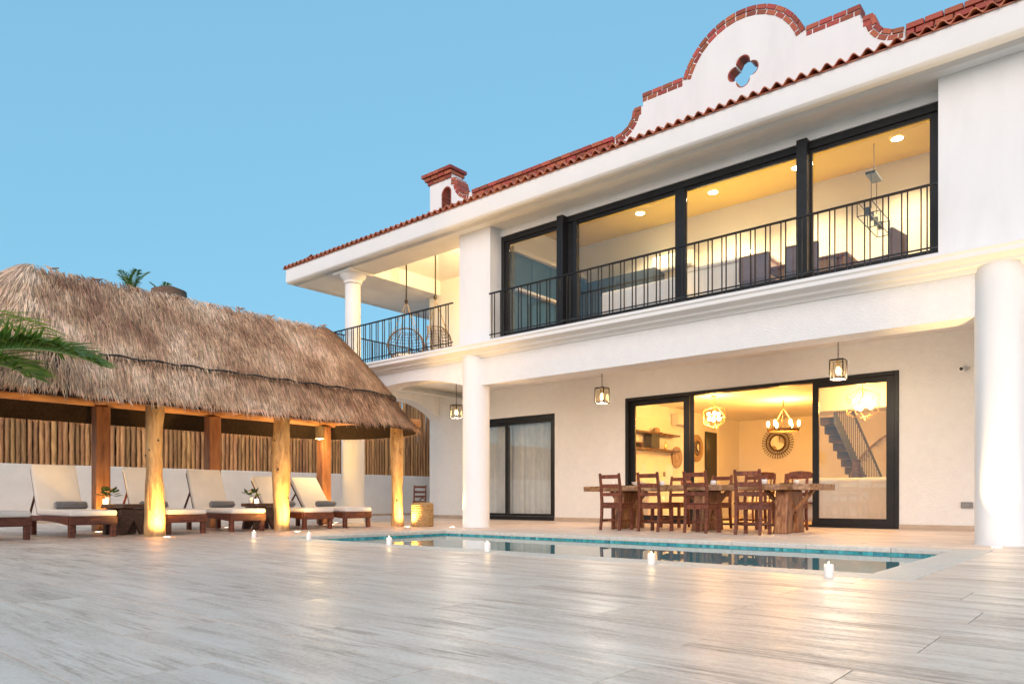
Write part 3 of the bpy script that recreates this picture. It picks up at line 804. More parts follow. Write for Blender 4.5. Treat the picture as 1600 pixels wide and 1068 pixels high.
def along(parent, pts, courses, y0=9.992, y1=10.21, bl=.17, ht=.068, out=.004, proud=.012, side=1):
    """lay brick courses under a polyline; course 0 outermost and most proud"""
    seg = [(Vector(a), Vector(b)) for a, b in zip(pts, pts[1:])]
    for c in range(courses):
        off = (c + .5) * ht - out
        P = []
        for i, p in enumerate(pts):
            a = Vector(pts[max(i - 1, 0)]); b = Vector(pts[min(i + 1, len(pts) - 1)])
            d = (b - a).normalized(); nrm = Vector((d.y, -d.x)) * side
            P.append(Vector(p) + nrm * off)
        cum = [0]
        for a, b in zip(P, P[1:]): cum.append(cum[-1] + (b - a).length)
        T = cum[-1]; n = max(1, round(T / bl)); step_ = T / n
        marks = [i * step_ for i in range(n + 1)]
        if c % 2 and n > 1: marks = [0] + [(i + .5) * step_ for i in range(n)] + [T]
        def at(s):
            for i in range(len(cum) - 1):
                if s <= cum[i + 1] + 1e-9:
                    f = (s - cum[i]) / max(1e-9, cum[i + 1] - cum[i]); return P[i].lerp(P[i + 1], f)
            return P[-1]
        for s0, s1 in zip(marks, marks[1:]):
            if s1 - s0 < .02: continue
            a, b = at(s0), at(s1); d = b - a; m = (a + b) / 2
            pr = proud * (courses - 1 - c)
            brick_at(parent, m.x, m.y, math.atan2(d.y, d.x), d.length - .014, ht - .009, y0 - pr, y1 + pr)
full_arc = [(GC - dx, z) for dx, z in reversed(half)] + [(GC + dx, z) for dx, z in half[1:]]
along(gable, full_arc, 2, bl=.15)
for s in (1, -1):
    def mirror(pts):
        q = [(GC + s * dx, z) for dx, z in pts]
        return q if s == 1 else q[::-1]
    along(gable, mirror(shoulder), 2)
    along(gable, mirror(step), 2, bl=.14)
    along(gable, mirror(scroll + foot), 2, bl=.13, out=.016)
# quatrefoil reveal lined with brick, set just inside the wall face
n = len(qf)
for i in range(0, n, 2):
    a, b = Vector(qf[i]), Vector(qf[(i + 2) % n]); d = b - a; m = (a + b) / 2
    o_ = (Vector((-4.22, 6.60)) - m).normalized() * .004
    brick_at(gable, m.x + o_.x, m.y + o_.y, math.atan2(d.y, d.x), d.length * 1.02, .022, 10.006, 10.194)
# straight brick runs
for xa_, xb_ in ((-9.50, -6.36), (-2.13, XR)):
    run = MB().box(xa_, xb_, 10.012, 10.29, 5.93, 6.335).build('parapet', 'mortar', villa)
    along(run, [(xa_, 6.35), (xb_, 6.35)], 4, y0=9.99, y1=10.315, bl=.205, ht=.074, proud=.018)
# bell tower at the left end
tx0, tx1 = -10.70, -9.52
tw = [(tx0, 5.93), (tx0, 6.96 - E_), (-10.10, 6.96 - E_), (-10.06, 6.74), (-9.98, 6.72)] + arc(-9.58, 6.72, .37, 182, 262, 6) + [(tx1, 6.34), (tx1, 5.93)]
niche = [(-10.36, 6.20), (-10.10, 6.20), (-10.10, 6.50)] + [(-10.23 + .13 * cos(radians(a)), 6.50 + .13 * sin(radians(a))) for a in range(15, 180, 15)] + [(-10.36, 6.50)]
tower = MB().prism(tw, 10.0, 10.27, 'xz', [niche]).build('parapet', 'stucco', villa)
along(tower, [(-10.86, 6.985), (-10.02, 6.985)], 1, y0=9.90, y1=10.37, bl=.17, ht=.072)
along(tower, [(-10.80, 6.912), (-10.05, 6.912)], 1, y0=9.935, y1=10.335, bl=.17, ht=.072)
along(tower, [(-10.75, 6.839), (-10.08, 6.839)], 1, y0=9.97, y1=10.30, bl=.17, ht=.072)
along(tower, [(-10.09, 6.76), (-9.96, 6.74)] , 2, y1=10.285, bl=.12)
along(tower, arc(-9.58, 6.72, .352, 184, 266, 6), 2, y1=10.285, bl=.12)
for zz in [6.20 + .062 * i for i in range(5)]:
    for xx in (-10.353, -10.107):
        brick_at(tower, xx, zz + .03, 0, .028, .052, 9.997, 10.262)
for a in range(0, 181, 22):
    brick_at(tower, -10.23 + .123 * cos(radians(a)), 6.50 + .123 * sin(radians(a)), radians(a + 90), .043, .026, 9.997, 10.262)

# --- inside staircase and the dropped soffit beside it, parts of the house
stair = MB().prism([(15.72, 2.36), (15.72, 2.09), (19.3, .0), (19.7, .0)], -4.70, -4.66, 'yz').build('staircase', 'stairgrey', villa)
ns = 16
step_me = MB().box(-.15, .15, -.15, .15, -.08, .08).mesh('step'); step_me.materials.append(M['stepwood'])
for i in range(ns):
    t = (i + .5) / ns
    yy, zz = 19.6 - t * 4.6, .1 + t * 2.62
    if yy < 15.85: break
    put('step', step_me, None, stair, (-4.86, yy, zz))
    for q in (-.07, .07):
        MB().box(-4.69, -4.675, yy + q - .006, yy + q + .006, zz, zz + .82).build('baluster', 'stairgrey', stair)
MB().bar((-4.682, 19.6, .95), (-4.682, 15.74, 3.16), .04, .04).build('handrail', 'stairgrey', stair)
MB().box(-4.88, IX1, 15.35, 15.6, 2.30, IZ).build('bulkhead', 'inwall', villa)

# ------------------------------------------------------------------ garden wall with its pole fence
FX = -17.85
fence = thing('garden_wall', 'low off white garden wall topped by a fence of upright peeled poles behind the loungers', 'wall', (FX, 9, 0), absolute=True)
MB().box(FX - .13, FX + .13, -3.0, 16.74, -.3, 1.26).build('wall', 'lowwall', fence, bevel=.012)
MB().box(FX + .10, FX + .145, -3.0, 16.74, .001, .07).build('skirting', 'skirt', fence)
MB().box(FX - .16, FX - .10, -3.0, 13.9, 1.45, 1.53).box(FX - .16, FX - .10, -3.0, 13.9, 2.25, 2.33).build('rail', 'postwood', fence)
pole_mes = []
for i in range(9):
    hgt = 1.0; n = 7
    pts = [(R(-.006, .006) * (0 < k < n - 1), R(-.006, .006) * (0 < k < n - 1), k / (n - 1)) for k in range(n)]
    rad = [R(.93, 1.07) * .05 for _ in range(n)]
    me = MB().tube(pts, rad, 9).mesh('pole', smooth=50); me.materials.append(M['pole']); pole_mes.append(me)
y = 1.6
while y < 16.68:
    tall = y > 13.9
    o = put('pole', random.choice(pole_mes), None, fence, (FX + R(-.012, .02), y, 1.255), (R(-.008, .008), R(-.008, .008), R(0, 6.28)))
    sr = R(.86, 1.16)
    o.scale = (sr, sr, (3.65 if tall else 2.55) - 1.255 + R(-.035, .03))
    y += .1 * sr + R(.004, .016)
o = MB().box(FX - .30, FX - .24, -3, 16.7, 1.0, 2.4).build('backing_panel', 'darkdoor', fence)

# ------------------------------------------------------------------ thatched palapa
PXC, PYA, PYB, ZR = -11.65, 3.35, 8.05, 3.75
HXW, HYA, HYB = 1.66, 1.85, 1.72
palapa = thing('palapa', 'thatched palm palapa on cedar posts sheltering the row of loungers', 'palapa', (PXC, 5.7, 0), absolute=True)
def thatch_d(x, y):
    dx = abs(x - PXC) / HXW
    dy = max(0, y - PYB) / HYB if y > PYB else max(0, PYA - y) / HYA
    return (dx ** 2.5 + dy ** 2.5) ** (1 / 2.5)
def thatch_z(d, lift=0.0):
    e = .10
    z = ZR - 1.84 * (math.sqrt(d * d + e * e) - e) / (math.sqrt(1 + e * e) - e)
    z += .045 * sin(pi * min(1, d)) ** 1.0                 # bulge
    return z + lift
# surface parametrisation: u along the outline, d from ridge to eave
def ring_point(u, d):
    """u in 0..1 round the roof; returns x,y on the level line d"""
    per = [(HXW, PYA), (HXW, PYB)]
    L1 = PYB - PYA; La = 2.6
    tot = 2 * L1 + 2 * La
    s = (u % 1) * tot
    def corner(t, yy, hy, sgn):
        a = pi / 2 * 0
        th = t * pi
        c_, s_n = cos(th), sin(th)
        p = 2 / 2.5
        x = HXW * d * math.copysign(abs(c_) ** p, c_)
        yv = hy * d * abs(s_n) ** p
        return (PXC + x, yy + sgn * yv)
    if s < L1: return (PXC + HXW * d, PYA + s)
    s -= L1
    if s < La: return corner(s / La, PYB, HYB, 1)
    s -= La
    if s < L1: return (PXC - HXW * d, PYB - s)
    s -= L1
    x, yv = corner(1 - s / La, PYA, HYA, -1)
    return (x, yv)
base = MB(); NU, ND = 160, 16
def shell(d0, d1, lift, z_off):
    o = len(base.v)
    for j in range(ND + 1):
        d = d0 + (d1 - d0) * j / ND
        for i in range(NU):
            x, y = ring_point(i / NU, max(d, .002))
            base.v.append((x, y, thatch_z(d) + lift + z_off))
    for j in range(ND):
        for i in range(NU):
            base.f.append((o + j * NU + i, o + j * NU + (i + 1) % NU, o + (j + 1) * NU + (i + 1) % NU, o + (j + 1) * NU + i))
shell(.001, .98, 0, -.05)
th = base.build('thatch', 'thatchbase', palapa, smooth=60)
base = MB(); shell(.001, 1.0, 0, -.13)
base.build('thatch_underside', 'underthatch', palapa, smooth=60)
# straws: tapered blades laid down the slope in two overlapping layers
def straws(count, d_lo, d_hi, lift0, length, seed, end_d=None):
    rs = random.Random(seed); vs = []; fs = []
    for _ in range(count):
        u = rs.random(); d = d_lo + (d_hi - d_lo) * math.sqrt(rs.random())
        x0, y0 = ring_point(u, d)
        ln = length * rs.uniform(.6, 1.25)
        # downhill direction from the level lines
        x1, y1 = ring_point(u, d + .06)
        dv = Vector((x1 - x0, y1 - y0, thatch_z(d + .06) - thatch_z(d)))
        if dv.length < 1e-5: continue
        dv.normalize()
        ang = rs.gauss(.10, .13)
        side = dv.cross(Vector((0, 0, 1)))
        if side.length < 1e-5: continue
        side.normalize(); nrm = side.cross(dv).normalized()
        dr = (dv * cos(ang) + side * sin(ang)).normalized()
        sd = dr.cross(nrm).normalized()
        wd = rs.uniform(.0035, .0085)
        p0 = Vector((x0, y0, thatch_z(d) + lift0 * min(1, .35 + d * 3) + rs.uniform(-.03, .010)))
        p1 = p0 + dr * ln * .55 + nrm * rs.uniform(.0, .012)
        p2 = p0 + dr * ln + nrm * rs.uniform(-.015, .012)
        if end_d and thatch_d(p2.x, p2.y) > end_d + rs.uniform(-.012, .03):
            k = rs.uniform(.35, .75); p1 = p0 + (p1 - p0) * k; p2 = p0 + (p2 - p0) * k
        b = len(vs)
        vs += [tuple(p0 - sd * wd), tuple(p0 + sd * wd), tuple(p1 + sd * wd * .85), tuple(p1 - sd * wd * .85), tuple(p2)]
        fs += [(b, b + 1, b + 2, b + 3), (b + 3, b + 2, b + 4)]
    me = bpy.data.meshes.new('straw'); me.from_pydata(vs, [], fs)
    return me
o = put('straw', straws(30000, .66, .99, -.02, .34, 1, 1.03), 'straw', th); o['kind'] = 'stuff'
o = put('straw', straws(80000, .0, .74, .055, .34, 2, .775), 'straw', th); o['kind'] = 'stuff'
# shaggy eave fringe
rs = random.Random(5); vs = []; fs = []
for _ in range(7000):
    u = rs.random(); d = rs.uniform(.93, .995)
    x0, y0 = ring_point(u, d)
    inner = x0 < PXC - 1.2
    if inner: continue
    x1, y1 = ring_point(u, d + .05)
    dv = Vector((x1 - x0, y1 - y0, -.075)).normalized()
    dv = (dv + Vector((rs.gauss(0, .15), rs.gauss(0, .15), rs.uniform(-.6, -.05)))).normalized()
    sd = dv.cross(Vector((1, .3, .2))).normalized(); wd = rs.uniform(.004, .009); ln = rs.uniform(.04, .10) * (.55 if inner else 1)
    p0 = Vector((x0, y0, thatch_z(d) + rs.uniform(-.10, -.01))); p2 = p0 + dv * ln
    b = len(vs); vs += [tuple(p0 - sd * wd), tuple(p0 + sd * wd), tuple(p2)]; fs.append((b, b + 1, b + 2))
me = bpy.data.meshes.new('fringe'); me.from_pydata(vs, [], fs)
o = put('straw', me, 'straw', th); o['kind'] = 'stuff'
# tarred rope along the step between the layers, and ridge ties
pts = []
for i in range(201):
    u = i / 200; x, y = ring_point(u, .785)
    pts.append((x, y, thatch_z(.785) + .055 + .012 * sin(i * .9) + R(-.006, .006)))
MB().tube(pts, .015, 6).build('rope', 'rope', palapa, smooth=60)
for k in range(9):
    yk = PYA + .2 + k * .56; xk = PXC + R(.12, .3)
    d = thatch_d(xk, yk)
    mb = MB()
    for q in range(5):
        a = R(0, 6.28)
        mb.tube([(xk, yk, thatch_z(d) + .05), (xk + .07 * cos(a), yk + .09 * sin(a), thatch_z(d) + .075)], [.012, .006], 5)
    mb.build('ridge_tie', 'straw', palapa)
# posts: crooked peeled logs in front, squarer cedar behind
def log_post(x, y, r, h, seed, lean):
    rs = random.Random(seed); n = 15; pts = []; rad = []
    for i in range(n):
        t = i / (n - 1)
        pts.append((x + lean[0] * t + .022 * sin(t * 4.2 + seed) + rs.uniform(-.006, .006), y + lean[1] * t + .022 * cos(t * 3.1 + seed * 2) + rs.uniform(-.006, .006), h * t))
        rad.append(r * (1 + .10 * sin(t * 7 + seed) + rs.uniform(-.03, .03)) * (1.06 - .10 * t))
    mb = MB().tube(pts, rad, 20)
    for k in range(len(mb.v)):                   # slightly out-of-round
        vx, vy, vz = mb.v[k]; c = pts[min(n - 1, k // 20)]
        a = math.atan2(vy - c[1], vx - c[0]); f = 1 + .06 * sin(2 * a + seed + vz) + .03 * sin(5 * a + 3 * vz)
        mb.v[k] = (c[0] + (vx - c[0]) * f, c[1] + (vy - c[1]) * f, vz)
    po = mb.build('post', 'log', palapa, smooth=60)
    for k in range(6):                           # knots
        a = rs.uniform(-2.6, .6); t = rs.uniform(.1, .95); i = int(t * (n - 1)); c = pts[i]
        q = Vector((cos(a), sin(a), 0)); p = Vector((c[0], c[1], h * t)) + q * rad[i] * .97
        MB().tube([p, p + q * .014], [rs.uniform(.014, .026), .007], 8).build('knot', 'rope', po)
log_post(-10.42, 4.50, .122, 1.99, 1, (.0, .01))
log_post(-10.56, 6.61, .128, 1.99, 4, (-.02, -.03))
log_post(-10.66, 9.10, .118, 1.99, 9, (-.02, .03))
log_post(-10.42, 2.15, .12, 1.99, 12, (.02, .0))
for y_ in (2.3, 4.66, 6.55, 8.95):
    MB().box(-12.9, -12.68, y_ - .11, y_ + .11, 0, 2.02).build('post', 'postwood', palapa, bevel=.018, seg=2)
MB().tube([(-10.46, 1.7, 1.98), (-10.45, 5, 1.985), (-10.55, 9.55, 1.98)], .085, 14).build('beam', 'beamwood', palapa, smooth=50)
MB().tube([(-12.79, 1.7, 2.10), (-12.8, 9.55, 2.10)], .085, 14).build('beam', 'beamwood', palapa, smooth=50)
for y_ in (2.25, 4.58, 6.58, 9.02):
    MB().tube([(-10.45, y_, 2.02), (-12.85, y_, 2.10)], .065, 12).build('crossbeam', 'beamwood', palapa, smooth=50)
MB().tube([(PXC, 3.2, 3.5), (PXC, 8.2, 3.5)], .06, 10).build('ridge_beam', 'beamwood', palapa, smooth=50)
for k in range(9):
    y_ = 3.4 + k * .57
    for s in (1, -1):
        MB().tube([(PXC, y_, 3.40), (PXC + s * 1.2, y_, 2.14)], .03, 7).build('rafter', 'postwood', palapa, smooth=50)
# small cylinder lamp under the far beam
t = thing('pendant_lamp', 'small cream cylinder lamp hanging under the thatch above the end lounger', 'lamp', (-12.35, 8.55, 1.72))
MB().lathe((0, 0, 0), [(.085, 0), (.09, .01), (.09, .24), (.08, .25)], 20).build('shade', 'hemp', t, smooth=40)
MB().tube([(0, 0, .24), (0, 0, .62)], .006, 6).build('cord', 'rope', t)
MB().ball((0, 0, .02), .035).build('bulb', 'bulbsoft', t, smooth=60)
lamp('POINT', (0, 0, -.06), 22, WARM2, t, .06)
for i in range(6):
    yy = 3.0 + i * 1.15
    MB().tube([(-11.2, yy, 2.16), (-11.2, yy, 2.05)], [.03, .036], 8).build('spotlight_can', 'hemp', palapa)
    lamp('SPOT', (-11.2, yy, 2.03), 13, (1.0, .72, .44), palapa, .03, (-12.1, yy, 0), 105, .9)
MB().tube([(-11.2, 2.0, 2.17), (-11.2, 9.3, 2.17)], .03, 8).build('lamp_rail', 'beamwood', palapa, smooth=50)

# ------------------------------------------------------------------ second thatched hut and palms beyond the fence
hut = thing('thatched_hut', 'top of a second brown thatched hut just showing over the palapa ridge', 'hut', (-27.2, 12.25, 0))
mb = MB().lathe((0, 0, 0), [(3.6, 5.0), (2.6, 6.0), (1.5, 7.12), (.62, 8.02), (.60, 8.22), (.25, 8.36), (.02, 8.40)], 28)
hr = mb.build('roof', 'thatchbase', hut, smooth=60)
rs = random.Random(11); vs = []; fs = []
for _ in range(3500):
    a = rs.uniform(0, 6.28); t_ = rs.random(); rr = .5 + 3.0 * t_; zz = 8.12 - 3.1 * t_
    p0 = Vector((rr * cos(a), rr * sin(a), zz)); dv = Vector((cos(a), sin(a), -1.03)).normalized(); sd = Vector((-sin(a), cos(a), 0)); l_ = rs.uniform(.3, .6)
    b = len(vs); vs += [tuple(p0 - sd * .015), tuple(p0 + sd * .015), tuple(p0 + dv * l_ + Vector((0, 0, .05)))]; fs.append((b, b + 1, b + 2))
me = bpy.data.meshes.new('hut_straw'); me.from_pydata(vs, [], fs); o = put('straw', me, 'straw', hr); o['kind'] = 'stuff'
for a in range(4):
    MB().tube([(2.4 * cos(a * pi / 2 + .7), 2.4 * sin(a * pi / 2 + .7), -.35), (2.4 * cos(a * pi / 2 + .7), 2.4 * sin(a * pi / 2 + .7), 5.6)], .14, 10).build('post', 'log', hut, smooth=60)

def frond(base_p, dirn, length, droop, seed, mat='palm', leafl=.62, n=46, up0=.6, parent=None, width=.017, hang=.35, name='frond'):
    """a palm frond: curved rib with two rows of folded leaflets"""
    rs = random.Random(seed)
    d = Vector((dirn[0], dirn[1], 0)).normalized(); pts = []
    p = Vector(base_p); el = up0; st_ = length / 20
    for i in range(21):
        pts.append(p.copy()); p = p + (d * cos(el) + Vector((0, 0, sin(el)))) * st_; el -= droop / 20 * (1 + .6 * i / 20)
    rib = MB().tube(pts, [.022 * (1 - .9 * i / 20) for i in range(21)], 6).build(name, 'rachis' if mat == 'palm' else mat, parent, smooth=60)
    vs = []; fs = []
    sidev = Vector((-d.y, d.x, 0))
    for i in range(n):
        t = .14 + .85 * i / n; k = t * 20; a = int(min(19, k)); f = k - a
        q = pts[a].lerp(pts[a + 1], f); tang = (pts[a + 1] - pts[a]).normalized()
        upv = sidev.cross(tang); upv = upv if upv.z > 0 else -upv
        L = leafl * (sin(pi * min(1, .12 + t * .86)) ** .6) * rs.uniform(.85, 1.1)
        for s in (1, -1):
            ld = (tang * (.55 + .5 * t) + sidev * s * .8 + upv * rs.uniform(.18, .50)).normalized()
            e0 = q; w_ = width * rs.uniform(.8, 1.2)
            m1 = q + ld * L * .5; l2 = (ld + Vector((0, 0, -hang - rs.uniform(0, .4)))).normalized(); m2 = m1 + l2 * L * .5
            fold = ld.cross(upv).normalized()
            b = len(vs)
            vs += [tuple(e0), tuple(m1 + fold * w_ - upv * w_ * .5), tuple(m1 + upv * w_ * .25), tuple(m1 - fold * w_ - upv * w_ * .5), tuple(m2)]
            fs += [(b, b + 1, b + 2), (b, b + 2, b + 3), (b + 1, b + 4, b + 2), (b + 2, b + 4, b + 3)]
    me = bpy.data.meshes.new('leaflets'); me.from_pydata(vs, [], fs)
    o = put('leaflets', me, mat, rib); o['kind'] = 'stuff'
    return rib

def palm_tree(label, loc, height, seed, nfr=11, length=2.6, group=None, el=(.5, 1.25), droop=(1.3, 2.0)):
    rs = random.Random(seed)
    t = thing('palm_tree', label, 'palm tree', loc, group=group)
    lean = (rs.uniform(-.1, .1), rs.uniform(-.1, .1))
    MB().tube([(lean[0] * (k / 8) ** 1.5, lean[1] * (k / 8) ** 1.5, -.35 + (height + .35) * k / 8) for k in range(9)], [.2 - .08 * k / 8 for k in range(9)], 12).build('trunk', 'trunk', t, smooth=60)
    for i in range(nfr):
        a = 2 * pi * i / nfr + rs.uniform(-.25, .25)
        frond((lean[0], lean[1], height), (cos(a), sin(a)), length * rs.uniform(.8, 1.1), rs.uniform(*droop), seed * 50 + i, parent=t, up0=rs.uniform(*el), n=30, leafl=.7 * min(1, length / 2), width=.02)
    if el[0] > 1:                               # spreading lower leaves under the upright ones
        for i in range(8):
            a = 2 * pi * i / 8 + rs.uniform(-.2, .2)
            frond((lean[0], lean[1], height - .25), (cos(a), sin(a)), 1.5, rs.uniform(1.2, 1.7), seed * 70 + i, parent=t, up0=rs.uniform(-.1, .2), n=30, leafl=.45, width=.02)
    return t
palm_tree('green palm crown showing higher over the palapa ridge, nearer to its peak', (-31.4, 12.6, 0), 8.9, 3, nfr=4, length=1.25, el=(1.2, 1.5), droop=(.4, .8))
palm_tree('distant palm tip just above the brown hut top behind the palapa', (-40.6, 17.9, 0), 11.25, 6, nfr=3, length=1.3, el=(1.2, 1.5), droop=(.3, .7))

# the palm beside the palapa: its trunk stands left of the picture, fronds reach in
nearp = thing('palm_tree', 'young coconut palm whose green fronds hang in front of the thatch eave', 'palm tree', (-9.45, 1.5, 0), absolute=True)
MB().tube([(-9.47, 1.45, -.03), (-9.46, 1.48, .6), (-9.42, 1.53, 1.60)], [.13, .11, .09], 14).build('trunk', 'trunk', nearp, smooth=60)
pit = MB().lathe((-9.45, 1.47, 0), [(.42, .0), (.44, .03), (.40, .06), (.02, .07)], 28).build('planting_ring', 'ground', nearp, smooth=40)
fb = (-9.42, 1.53, 1.60)
frond(fb, (.78, .62), 2.2, .80, 101, parent=nearp, up0=.56, n=84, leafl=.62, width=.024, hang=.05)
frond((-9.4, 1.5, 1.56), (.86, .50), 1.7, .8, 102, parent=nearp, up0=.52, n=60, leafl=.6, width=.024, hang=.06)
frond(fb, (-.3, .95), 2.2, 1.5, 103, parent=nearp, up0=1.2, n=50)
frond(fb, (-.9, .2), 2.4, 1.5, 104, parent=nearp, up0=1.0, n=50)
frond(fb, (.1, -1), 2.5, 1.6, 105, parent=nearp, up0=.9, n=50)
frond(fb, (-.7, -.7), 2.4, 1.6, 106, parent=nearp, up0=.8, n=50)
frond((-9.38, 1.56, 1.38), (.70, .71), 1.15, 2.6, 107, mat='dryfrond', parent=nearp, up0=.95, n=30, leafl=.5, width=.005, hang=1.3, name='dry_frond')

# ------------------------------------------------------------------ loungers with rolled towels
def make_lounger(back):
    """local: foot end at x=0, head towards -x, centred on y"""
    t = thing('sun_lounger', '', 'sun lounger', group='sun loungers under the palapa')
    Wd, H = .60, .285
    for sx, sy in ((-.06, 1), (-.06, -1), (-1.52, 1), (-1.52, -1)):
        MB().box(sx - .035, sx + .035, sy * (Wd / 2 - .04) - .033, sy * (Wd / 2 - .04) + .033, 0, H - .01).build('leg', 'redwood', t, bevel=.006)
    MB().box(-.022, 0.004, -Wd / 2, Wd / 2, H - .115, H).build('foot_rail', 'redwood', t, bevel=.006)
    for s in (1, -1):
        mb = MB()
        y0, y1 = s * Wd / 2 - .014, s * Wd / 2 + .014
        # side rail with a gentle arched underside
        n = 12
        top = [(-1.9 + 1.86 * i / n, H) for i in range(n + 1)]
        bot = [(-.04 - 1.86 * i / n, H - .115 + .045 * sin(pi * i / n)) for i in range(n + 1)]
        mb.prism(top + bot, y0, y1, 'xz').build('side_rail', 'redwoodx', t, bevel=.004)
    for k in range(9):
        x = -.12 - k * .15
        MB().box(x - .05, x + .05, -Wd / 2 + .016, Wd / 2 - .016, H - .02, H - .002).build('slat', 'redwood', t)
    HX = -1.30
    MB().box(HX + .02, .01, -Wd / 2 + .005, Wd / 2 - .005, H + .002, H + .085).build('seat_cushion', 'canvas', t, bevel=.028, seg=3, smooth=60)
    c, s = cos(back), sin(back)
    u = Vector((-c, 0, s)); nrm = Vector((s, 0, c)); BL = .72
    p = Vector((HX, 0, H + .015))
    bf = MB()
    for sy in (1, -1):
        a = p + Vector((0, sy * (Wd / 2 - .04), 0)); bf.bar(a, a + u * BL, .04, .03, nrm)
    for k in range(7):
        q = p + u * (.06 + k * .105); bf.bar(q + Vector((0, -Wd / 2 + .06, 0)), q + Vector((0, Wd / 2 - .06, 0)), .06, .016, nrm)
    bf.build('back_frame', 'darkslab', t)
    bc = MB().obox(p + u * (BL / 2 + .02) + nrm * .062, u * (BL / 2 + .02), Vector((0, Wd / 2 - .006, 0)), nrm * .042)
    bc.build('back_cushion', 'canvas', t, bevel=.026, seg=3, smooth=60)
    for sy in (.2, -.2): MB().bar(p + u * .5 - nrm * .02 + Vector((0, sy, 0)), Vector((HX - .62 if back > 1 else HX - .75, sy, H - .05)), .025, .025).build('prop', 'redwood', t)
    return t
def make_towel():
    mb = MB(); n = 26
    for y0, rr in ((-.21, .062),):
        prof = [(0.002, 0), (rr * .82, .004), (rr, .02), (rr * 1.02, .2), (rr, .40), (rr * .82, .416), (.002, .42)]
        vs = []
        for r_, a in prof:
            for k in range(n):
                t_ = 2 * pi * k / n
                vs.append((r_ * cos(t_), a - .21, r_ * sin(t_) * .93))
        fs = [(i * n + k, i * n + (k + 1) % n, (i + 1) * n + (k + 1) % n, (i + 1) * n + k) for i in range(len(prof) - 1) for k in range(n)]
        mb.add(vs, fs)
    mb.tube([(.058, -.208, -.01), (.058, .208, -.01)], .012, 6)
    return mb.mesh('rolled_towel', smooth=50)
towel_me = make_towel(); towel_me.materials.append(M['towel'])
LFX = -10.70
up = make_lounger(radians(66))
down = make_lounger(radians(50))
lspec = [(2.78, up, 'sun lounger cut by the left edge of the photo, farthest from the pool', None, 0),
         (3.80, up, 'sun lounger wholly in view left of the first log post, its whole foot end clear', 'rolled grey towel on the lounger left of the first log post', .10),
         (5.10, up, 'sun lounger half hidden behind the first log post, beside the flower table', 'rolled grey towel peeking out left of the first log post', -.02),
         (6.10, up, 'upright backed sun lounger between the first and second log posts', 'rolled grey towel on the lounger between the first two log posts', .12),
         (7.40, down, 'low reclined sun lounger just behind the second log post', 'rolled grey towel mostly hidden behind the second log post', .0),
         (8.24, down, 'low reclined sun lounger closest to the villa, nearest the third log post', 'rolled grey towel on the low lounger closest to the villa', .06)]
for i, (yy, proto, lab, tl, dy) in enumerate(lspec):
    rz = R(-.02, .02)
    if proto['label'] == '':
        o = proto; o['label'] = lab; o.location = (LFX, yy, 0); o.rotation_euler = (0, 0, rz)
    else:
        dup(proto, lab, (LFX + R(-.04, .04), yy, 0), rz)
    if tl:
        o = put('rolled_towel', towel_me, None, None, (LFX - (1.12 if proto is up else 1.1), yy + dy, .285 + .085 + .058), (0, R(-.2, .2), R(-.06, .06)))
        tag(o, tl, 'towel', 'rolled towels on the loungers')

# ------------------------------------------------------------------ slab side tables with flowers
def make_side_table():
    t = thing('side_table', '', 'side table', group='slab side tables between the loungers')
    rs = random.Random(3)
    out = []
    for i in range(24):
        a = 2 * pi * i / 24
        out.append((.34 * math.copysign(abs(cos(a)) ** .55, cos(a)) + rs.uniform(-.012, .012), .27 * math.copysign(abs(sin(a)) ** .55, sin(a)) + rs.uniform(-.014, .014)))
    MB().prism(out, .385, .445, 'xy').build('tabletop', 'darkslab', t, bevel=.008)
    for sx in (.20, -.20):
        # slab leg with an inverted V cut, facing the pool
        MB().prism([(-.23, 0), (-.10, 0), (.01, .20), (.12, 0), (.24, 0), (.19, .38), (-.17, .38)], sx - .045, sx + .045, 'yz').build('leg', 'darkslab', t, bevel=.008)
    return t
def flowers(loc, label, seed, grp):
    rs = random.Random(seed)
    t = thing('flower_vase', label, 'flowers', loc, group=grp)
    MB().lathe((0, 0, 0), [(.03, 0), (.034, .01), (.034, .10), (.03, .105)], 16).build('vase', 'china', t, smooth=40)
    for k in range(15):
        a = rs.uniform(0, 6.28); el = rs.uniform(.1, 1.3); ln = rs.uniform(.11, .19)
        d = Vector((cos(a) * cos(el), sin(a) * cos(el), sin(el))); p0 = Vector((0, 0, .10)); p1 = p0 + d * rs.uniform(.06, .12); p2 = p1 + d * ln * .8 + Vector((0, 0, -.02))
        sd = d.cross(Vector((0, 0, 1))).normalized(); up_ = sd.cross(d); w_ = ln * .3
        mb = MB().add([p0, p1 - sd * .003, p1 + sd * .003, (p1 + p2) / 2 + sd * w_ - up_ * .004, (p1 + p2) / 2 - sd * w_ - up_ * .004, p2, (p1 + p2) / 2 + up_ * .008],
                      [(0, 1, 2), (1, 6, 2), (2, 6, 3), (1, 4, 6), (6, 5, 3), (6, 4, 5)])
        mb.build('leaf', 'leaf', t)
    for k in range(3):
        a = rs.uniform(0, 6.28); c = Vector((.06 * cos(a) + .02, .06 * sin(a), .17 + rs.uniform(0, .06))); bl = MB()
        for q in range(6):
            b_ = q * pi / 3; d = Vector((cos(b_), sin(b_), .35)); sd = Vector((-sin(b_), cos(b_), 0))
            bl.add([c, c + d * .03 + sd * .018, c + d * .055, c + d * .03 - sd * .018], [(0, 1, 2, 3)])
        bl.build('blossom', 'petal', t)
    return t
def candle_glass(loc, label, grp):
    t = thing('candle_glass', label, 'candle', loc, group=grp)
    MB().lathe((0, 0, 0), [(.032, 0), (.036, .01), (.036, .075), (.033, .075), (.032, .02)], 18).build('glass', 'candleglow', t, smooth=40)
    MB().ball((0, 0, .06), .010, 8, 1.7).build('flame', 'flame', t, smooth=60)
    lamp('POINT', (0, 0, .12), .5, WARM, t, .02)
